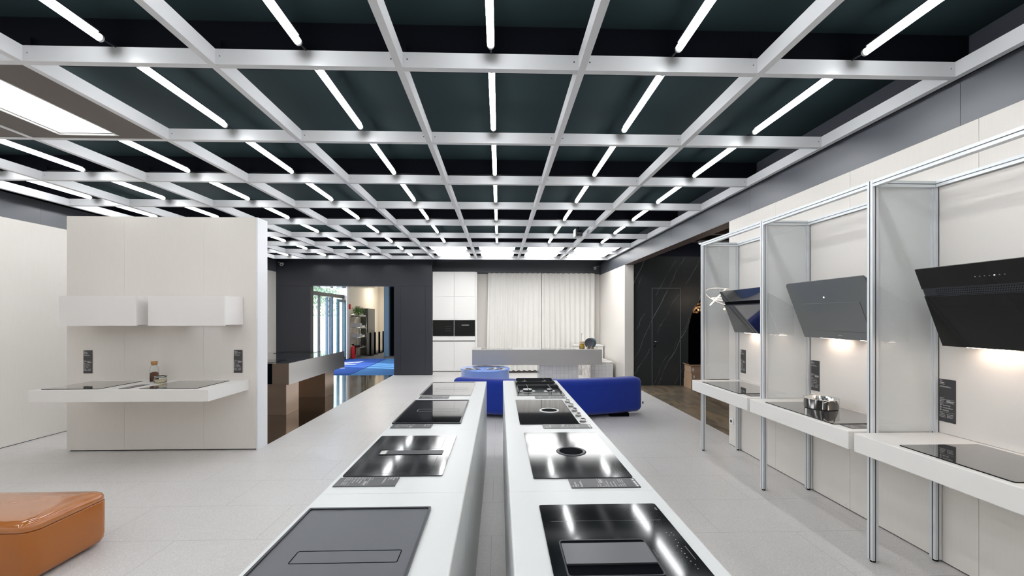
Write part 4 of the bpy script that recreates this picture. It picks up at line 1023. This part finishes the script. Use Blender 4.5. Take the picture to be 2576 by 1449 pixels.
for k, (x, y) in enumerate(((4.9, 7.8), (5.1, 9.5))):
    t = thing('strip_lamp', (x, y, 3.35), 'white strip lamp on the dark room ceiling, %s one' % ('near' if k == 0 else 'far'), 'ceiling light', 'strip lamps in the dark room')
    obj('diffuser', bx(x - .6, x + .6, y - .05, y + .05, 3.33, 3.345), 'roomlamp', t); obj('housing', bx(x - .62, x + .62, y - .06, y + .06, 3.3455, 3.40), 'white', t)
    b = bm_new(); cyl(b, (x - .4, y, 3.40), (x - .4, y, 3.62), .006, 6); cyl(b, (x + .4, y, 3.40), (x + .4, y, 3.62), .006, 6); obj('hanger', b, 'black', t)
# cardboard boxes
def carton(x, y, z, w, d, h, label, openlid=False, rz=.0):
    t = thing('cardboard_box', (x, y, z), label, 'box', 'stacked cardboard boxes'); 
    b = bm_new(); th = .006
    if openlid:
        for a in ((-w / 2, w / 2, -d / 2, -d / 2 + th), (-w / 2, w / 2, d / 2 - th, d / 2), (-w / 2, -w / 2 + th, -d / 2 + th, d / 2 - th), (w / 2 - th, w / 2, -d / 2 + th, d / 2 - th)): box(b, *a, 0, h)
        box(b, -w / 2, w / 2, -d / 2, d / 2, 0, .005)
    else: box(b, -w / 2, w / 2, -d / 2, d / 2, 0, h)
    obj('carton', b, 'card', t, local=True)
    if openlid:
        b = bm_new(); f = .09
        prism(b, [(-d / 2, h), (-d / 2 - f * .6, h + .03), (-d / 2 - f * .6, h + .036), (-d / 2, h + .006)], 'x', -w / 2, w / 2); obj('flap', b, 'card', t, local=True)
        b = bm_new(); prism(b, [(-w / 2, h), (-w / 2 - f * .5, h + .05), (-w / 2 - f * .5, h + .056), (-w / 2, h + .006)], 'y', -d / 2, d / 2); obj('flap', b, 'card', t, local=True)
    else:
        b = bm_new(); box(b, -w / 2 - .001, w / 2 + .001, -.025, .025, h, h + .001); obj('tape', b, 'wood', t, local=True)
    b = bm_new(); box(b, -w * .42, -w * .42 + .04, -d / 2 - .001, -d / 2, h * .3, h * .3 + .06); obj('sticker', b, 'paper', t, local=True)
    t.rotation_euler = (0, 0, rz); return t
carton(4.72, 10.15, 0, .44, .40, .20, 'closed brown cardboard box at the bottom of the stack by the arch')
carton(4.73, 10.16, .202, .43, .39, .17, 'brown cardboard box in the middle of the stack by the arch', rz=.03)
carton(4.72, 10.15, .374, .42, .38, .15, 'open brown cardboard box on top of the stack by the arch', True, -.04)
# chandeliers
def shards(t, n, r, z0, z1, c):
    b = bm_new()
    for k in range(n):
        a = random.uniform(0, 2 * pi); rr = r * math.sqrt(random.random()); z = random.uniform(z0, z1); s = random.uniform(.03, .05)
        x, y = c[0] + rr * cos(a), c[1] + rr * sin(a); q = random.uniform(0, pi)
        vv = [b.verts.new((x + s * cos(q + i * pi / 2), y + s * sin(q + i * pi / 2), z)) for i in range(4)] + [b.verts.new((x + s * cos(q + i * pi / 2), y + s * sin(q + i * pi / 2), z - .05)) for i in range(4)]
        for f in ((0, 1, 2, 3), (7, 6, 5, 4), (0, 4, 5, 1), (1, 5, 6, 2), (2, 6, 7, 3), (3, 7, 4, 0)): b.faces.new([vv[i] for i in f])
    return b
for k, (x, y, lab) in enumerate(((5.35, 11.8, 'amber glass chandelier glowing inside the arch'), (6.9, 12.6, 'amber glass chandelier deeper in the dark room, seen through the mesh panel'))):
    t = thing('chandelier', (x, y, 1.95), lab, 'chandelier', 'amber chandeliers')
    obj('glass_pieces', shards(t, 46, .27, 1.83, 2.10, (x, y)), mat('frosted_amber_glass', (.55, .42, .30), .3, spec=.7), t)
    b = bm_new()
    for a in range(3): lathe(b, [(0, -.035), (.03, -.015), (.03, .015), (0, .035)], (x + .2 * cos(a * 2.1 + 4.2), y + .2 * sin(a * 2.1 + 4.2), 1.93), 10)
    obj('bulb', b, mat('warm_bulb', (.9, .8, .6), .5, emit=(1, .62, .30), es=30), t)
    b = bm_new(); cyl(b, (x, y, 2.1), (x, y, 3.62), .008, 8); obj('rod', b, 'brass', t)
t = thing('ring_lamp', (5.15, 10.05, 2.1), 'glowing ring lamp with a slanting light bar before the marble arch', 'lamp')
b = bm_new(); tube(b, [(5.0 + .17 * cos(2 * pi * k / 40), 9.6 + .17 * sin(2 * pi * k / 40), 2.10 + .035 * sin(2 * pi * k / 40)) for k in range(40)], .011, 8, True); obj('ring', b, 'ringlight', t)
b = bm_new(); tube(b, [(5.30 + .62 * cos(2 * pi * k / 48), 9.6 + .2 * sin(2 * pi * k / 48), 2.12 + .22 * sin(2 * pi * k / 48) - .1 * cos(2 * pi * k / 48)) for k in range(48)], .0045, 6, True); obj('outer_hoop', b, 'ringlight', t)
b = bm_new(); tube(b, [(4.78, 9.6, 1.96), (5.15, 9.6, 2.34)], .014, 8); obj('light_bar', b, 'ringlight', t)
b = bm_new(); tube(b, [(5.27, 9.6, 2.12), (5.27, 9.6, 2.43)], .010, 8); obj('light_bar', b, 'ringlight', t)
b = bm_new(); tube(b, [(5.0, 9.6, 2.30), (5.0, 9.6, 3.62)], .005, 6); tube(b, [(5.27, 9.6, 2.43), (5.27, 9.6, 3.62)], .004, 6); tube(b, [(4.72, 9.6, 2.10), (5.0, 9.6, 2.30), (5.28, 9.6, 2.10)], .003, 6); obj('suspension', b, 'steel', t)

# ---------------------------------------------------------------- entrance hall beyond the doorway
HY0, HX0 = YBACK + .02, -6.15
b = bm_new(); box(b, -6.2, -1.97, YBACK + .02, 13.3, -.1, -.001); box(b, -6.2, .5, 13.3, 17.45, -.1, -.001); struct('floor_hall', b, 'carpet')
b = bm_new(); box(b, -6.3, .5, 17.45, 26, -.1, -.001); struct('floor_hall_rear', b, 'greyfloor')
b = bm_new(); box(b, HX0 - .2, HX0, 17.45, 22.2, 0, 3.6); struct('wall_hall_left', b, 'hallwall')
b = bm_new(); box(b, -6.3, -5.9, 22.2, 22.6, 0, 3.6); box(b, -6.3, .5, 25.2, 25.4, 0, 3.6); box(b, .5, .6, 13.3, 25.4, 0, 3.6); struct('wall_hall_rear', b, 'hallwall')
b = bm_new(); box(b, -6.5, -1.97, YBACK + .2, 13.3, 3.3, 3.4); box(b, -6.5, .6, 13.3, 25.4, 3.3, 3.4); struct('ceiling_hall', b, 'hallwall')
rug = thing('entrance_mat', (-5, 15, 0), 'dark blue entrance mat with white strokes in the hall', 'mat')
b = bm_new(); prism(b, [(-6.12, 12.70), (-4.38, 12.70), (-4.55, 17.40), (-6.12, 17.40)], 'z', 0, .008); obj('pile', b, 'rug', rug)
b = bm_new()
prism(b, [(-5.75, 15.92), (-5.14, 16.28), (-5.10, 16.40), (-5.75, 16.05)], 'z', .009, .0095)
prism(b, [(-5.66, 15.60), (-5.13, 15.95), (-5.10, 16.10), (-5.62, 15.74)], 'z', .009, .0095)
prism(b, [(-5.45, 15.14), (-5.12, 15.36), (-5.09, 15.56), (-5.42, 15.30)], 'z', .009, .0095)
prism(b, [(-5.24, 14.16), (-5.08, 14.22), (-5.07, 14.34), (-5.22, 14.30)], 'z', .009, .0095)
obj('white_strokes', b, 'white', rug)  # flat white slanted strokes laid on the mat
# glazed front of the hall
b = bm_new()
for y, w in ((12.8, .06), (14.9, .05), (16.05, .05), (17.2, .05)): box(b, HX0 - .08, HX0, y, y + w, 0, 2.42)
box(b, HX0 - .1, HX0, 12.8, 17.45, 2.42, 2.55); box(b, HX0 - .1, HX0, 12.8, 17.45, 3.2, 3.3); struct('window_1', b, 'darkframe')
b = bm_new(); box(b, HX0 - .05, HX0 - .04, 12.86, 14.9, .02, 2.42); box(b, HX0 - .05, HX0 - .04, 12.8, 17.4, 2.55, 3.2); struct('window_2', b, 'pane')
b = bm_new()
for x0, x1, y0, y1 in ((-6.10, -6.02, 15.25, 15.33), (-5.99, -5.92, 15.30, 15.36), (-6.14, -6.06, 15.75, 15.83)): box(b, x0, x1, y0, y1, 0, 2.38)
struct('door_2', b, 'bluesteel', 'blue steel sliding entrance door frame')
t = struct('door_3', bx(HX0 + .02, HX0 + .10, 16.35, 16.45, 0, 2.36), 'teal', 'open teal framed glass entrance door')
b = bm_new(); box(b, HX0 + .02, HX0 + .10, 17.05, 17.15, 0, 2.36); box(b, HX0 + .02, HX0 + .10, 16.45, 17.05, 2.26, 2.36); box(b, HX0 + .02, HX0 + .10, 16.45, 17.05, 0, .12); obj('door_frame', b, 'teal', t)
obj('door_pane', bx(HX0 + .055, HX0 + .062, 16.45, 17.05, .12, 2.26), 'pane', t)
b = bm_new(); box(b, HX0 - .2, HX0 + .1, 17.25, 17.45, 0, 3.3); struct('trim_10', b, 'white')
b = bm_new(); box(b, HX0 - .2, HX0 - .01, YBACK + .2, 12.8, 0, 3.3); struct('wall_hall_front', b, 'hallwall')
# right side of the hall: blue post and dark frame
b = bm_new(); box(b, -4.93, -4.72, 18.5, 18.72, 0, 3.3); struct('trim_11', b, 'bluesteel')
b = bm_new(); box(b, -4.80, -4.0, 18.8, 18.9, 0, 3.3); struct('trim_12', b, 'black')
for k, (x, z0, z1) in enumerate(((-4.62, 1.75, 2.3), (-4.50, 1.75, 2.4), (-4.50, 1.35, 1.55))):
    pass
# shelf unit with plants, papers
sx0, sx1, sy0, sy1 = -6.12, -5.72, 17.85, 18.65
t = thing('metal_shelf', (-5.9, 18.2, 0), 'slim chrome shelf unit against the hall wall beyond the doorway', 'shelf')
for x in (sx0 + .01, sx1):
    for y in (sy0, sy1): b = bm_new(); cyl(b, (x, y, 0), (x, y, 1.70), .013, 8); obj('post', b, 'steel', t)
for z in (.42, .85, 1.25, 1.70): obj('shelf_board', bx(sx0 + .01, sx1, sy0, sy1, z - .01, z + .01), 'steel' if z < 1.6 else 'hobframe', t)
for z, h, lab in ((.86, .13, 'grey paper box on the lower middle shelf in the hall'), (1.26, .16, 'grey paper box on the upper middle shelf in the hall')):
    tag(obj('storage_box', bx(sx0 + .03, sx1 - .03, sy0 + .02, sy0 + .30, z + .001, z + h), 'stone'), lab, 'box', 'grey boxes on the hall shelf')
for k, (z, y) in enumerate(((.431, 18.35), (.861, 18.42), (1.261, 18.45), (1.711, 18.53))):
    tag(obj('paper_stack', bx(sx0 + .05, sx1 - .03, y - .15, y + .12, z, z + .06), 'paper' if k != 0 else 'hobframe'), ['dark folder stack on the lowest hall shelf', 'white paper stack on the second hall shelf', 'white paper stack on the third hall shelf', 'white paper stack on top of the hall shelf'][k], 'paper stack', 'papers on the hall shelf')
t = thing('potted_plants', (-5.92, 18.05, 1.71), 'leafy flowering plants in a glass trough on top of the hall shelf', 'plant')
b = bm_new(); box(b, -6.09, -5.74, 17.87, 18.3, 1.711, 1.83); obj('glass_trough', b, 'clear', t)
def leaves(n, c, s, lo=.02, hi=.05):
    b = bm_new()
    for k in range(n):
        g3 = [max(-1.9, min(1.9, random.gauss(0, 1))) for _ in range(3)]; p = Vector((c[0] + g3[0] * s[0], c[1] + g3[1] * s[1], c[2] + g3[2] * s[2])); l = random.uniform(lo, hi)
        d = Vector((random.gauss(0, 1), random.gauss(0, 1), random.gauss(.4, 1))).normalized(); e = d.orthogonal().normalized() * l * .4
        b.faces.new([b.verts.new(p - d * l), b.verts.new(p + e), b.verts.new(p + d * l), b.verts.new(p - e)])
    return b
obj('foliage', leaves(420, (-5.88, 18.08, 1.94), (.09, .15, .085)), 'leaf', t); obj('blossoms', leaves(130, (-5.88, 18.08, 2.05), (.09, .15, .05), .01, .03), 'leaf2', t)
# dark cabinet and stanchions
t = thing('dark_cabinet', (-5.95, 19.5, 0), 'tall dark olive metal cabinet against the hall wall', 'cabinet')
obj('body', bx(-6.14, -5.80, 19.15, 20.2, 0, 2.06), 'darkframe', t); obj('door', bx(-6.10, -5.82, 19.13, 19.149, .05, 2.02), mat('olive_metal', (.10, .10, .08), .35, .3), t); obj('handle_bar', bx(-6.08, -5.84, 19.11, 19.129, 1.18, 1.21), 'white', t)
for k in range(5):
    y = 18.9 + k * .62; x = -5.62 + .02 * k
    lab = 'black rope stanchion in the hall, %s from the shelf' % ORD[k]
    if k == 0:
        t = thing('stanchion', (x, y, 0), lab, 'stanchion', 'black stanchions in the hall')
        b = bm_new(); cyl(b, (0, 0, .02), (0, 0, 1.0), .04, 14); obj('post', b, 'black', t, local=True); b = bm_new(); cyl(b, (0, 0, 0), (0, 0, .02), .15, 20); obj('base', b, 'black', t, local=True); st = t
    else: dup(st, (x, y, 0), lab)
tag(obj('floor_screen', bx(-5.75, -5.72, 18.75, 19.05, .02, 1.0), 'hobframe'), 'dark slatted floor screen beside the hall shelf', 'screen')
t = thing('fire_extinguisher', (-5.92, 17.6, 0), 'red fire extinguisher on the hall floor before the shelf', 'fire extinguisher')
b = bm_new(); lathe(b, [(0, .0), (.085, .0), (.09, .02), (.09, .42), (.07, .48), (.03, .51), (.03, .53), (0, .53)], (-5.92, 17.6, 0), 24); obj('cylinder', b, 'red', t)
b = bm_new(); box(b, -5.95, -5.89, 17.57, 17.63, .53, .56); box(b, -5.99, -5.90, 17.59, 17.61, .56, .585); obj('valve', b, 'black', t)
b = bm_new(); tube(b, [(-5.90, 17.6, .55), (-5.82, 17.56, .50), (-5.81, 17.54, .3), (-5.82, 17.54, .15)], .012, 8); obj('hose', b, 'black', t)
tag(obj('extinguisher_sign', bx(HX0 + .001, HX0 + .17, 17.46, 17.47, 2.0, 2.2), 'red'), 'small red fire sign on the hall wall edge', 'sign')
tag(obj('wall_intercom', bx(-5.90, -5.895, 22.3, 22.42, 1.95, 2.15), 'darkframe'), 'small dark box on the far hall wall', 'wall box')
for k, (x, y, z) in enumerate(((-5.2, 20.5, 3.29), (-3.2, 20.5, 3.29), (-5.0, 23.5, 3.29), (-4.2, 15.5, 3.29))):
    tag(obj('hall_ceiling_lamp', bx(x - .3, x + .3, y - .3, y + .3, z - .02, z + .005), mat('hall_lamp', (.9, .9, .9), .5, emit=(1, .93, .82), es=34)), 'square ceiling lamp in the entrance hall, %s one' % ORD[k], 'ceiling light', 'hall ceiling lamps')

# outdoors: paving, railing, trees
b = bm_new(); box(b, -60, HX0 - .2, 5, 60, -.25, -.12); struct('ground', b, 'concrete')
t = thing('stair_railing', (-7.6, 14.5, -.12), 'thin metal stair railing outside the entrance glass', 'railing')
for z in (.45, .85, 1.25):
    b = bm_new(); tube(b, [(-7.4, 12.4, z + .35), (-7.8, 17.5, z - .35)], .018, 8); obj('rail', b, 'darkframe', t)
for y in (13.2, 14.9, 16.4):
    b = bm_new(); xx = -7.4 - .4 * (y - 12.4) / 5.1; zt = 1.62 - .7 * (y - 12.4) / 5.1; cyl(b, (xx, y, -.12), (xx, y, zt), .02, 8); obj('post', b, 'darkframe', t)
for k, (x, y, lab) in enumerate(((-12.5, 20, 'leafy green tree outside, seen through the left entrance glass'), (-17, 24.5, 'leafy green tree outside, farther left beyond the railing'), (-13.5, 31, 'leafy green tree outside, behind the entrance door'))):
    t = thing('tree', (x, y, -.12), lab, 'tree', 'trees outside the entrance')
    b = bm_new(); cyl(b, (x, y, -.12), (x, y, 2.4), .16, 10, .1); obj('trunk', b, 'cork', t)
    obj('crown', leaves(5200, (x, y, 3.7), (1.2, 1.2, 1.0), .06, .13), 'treeleaf', t)
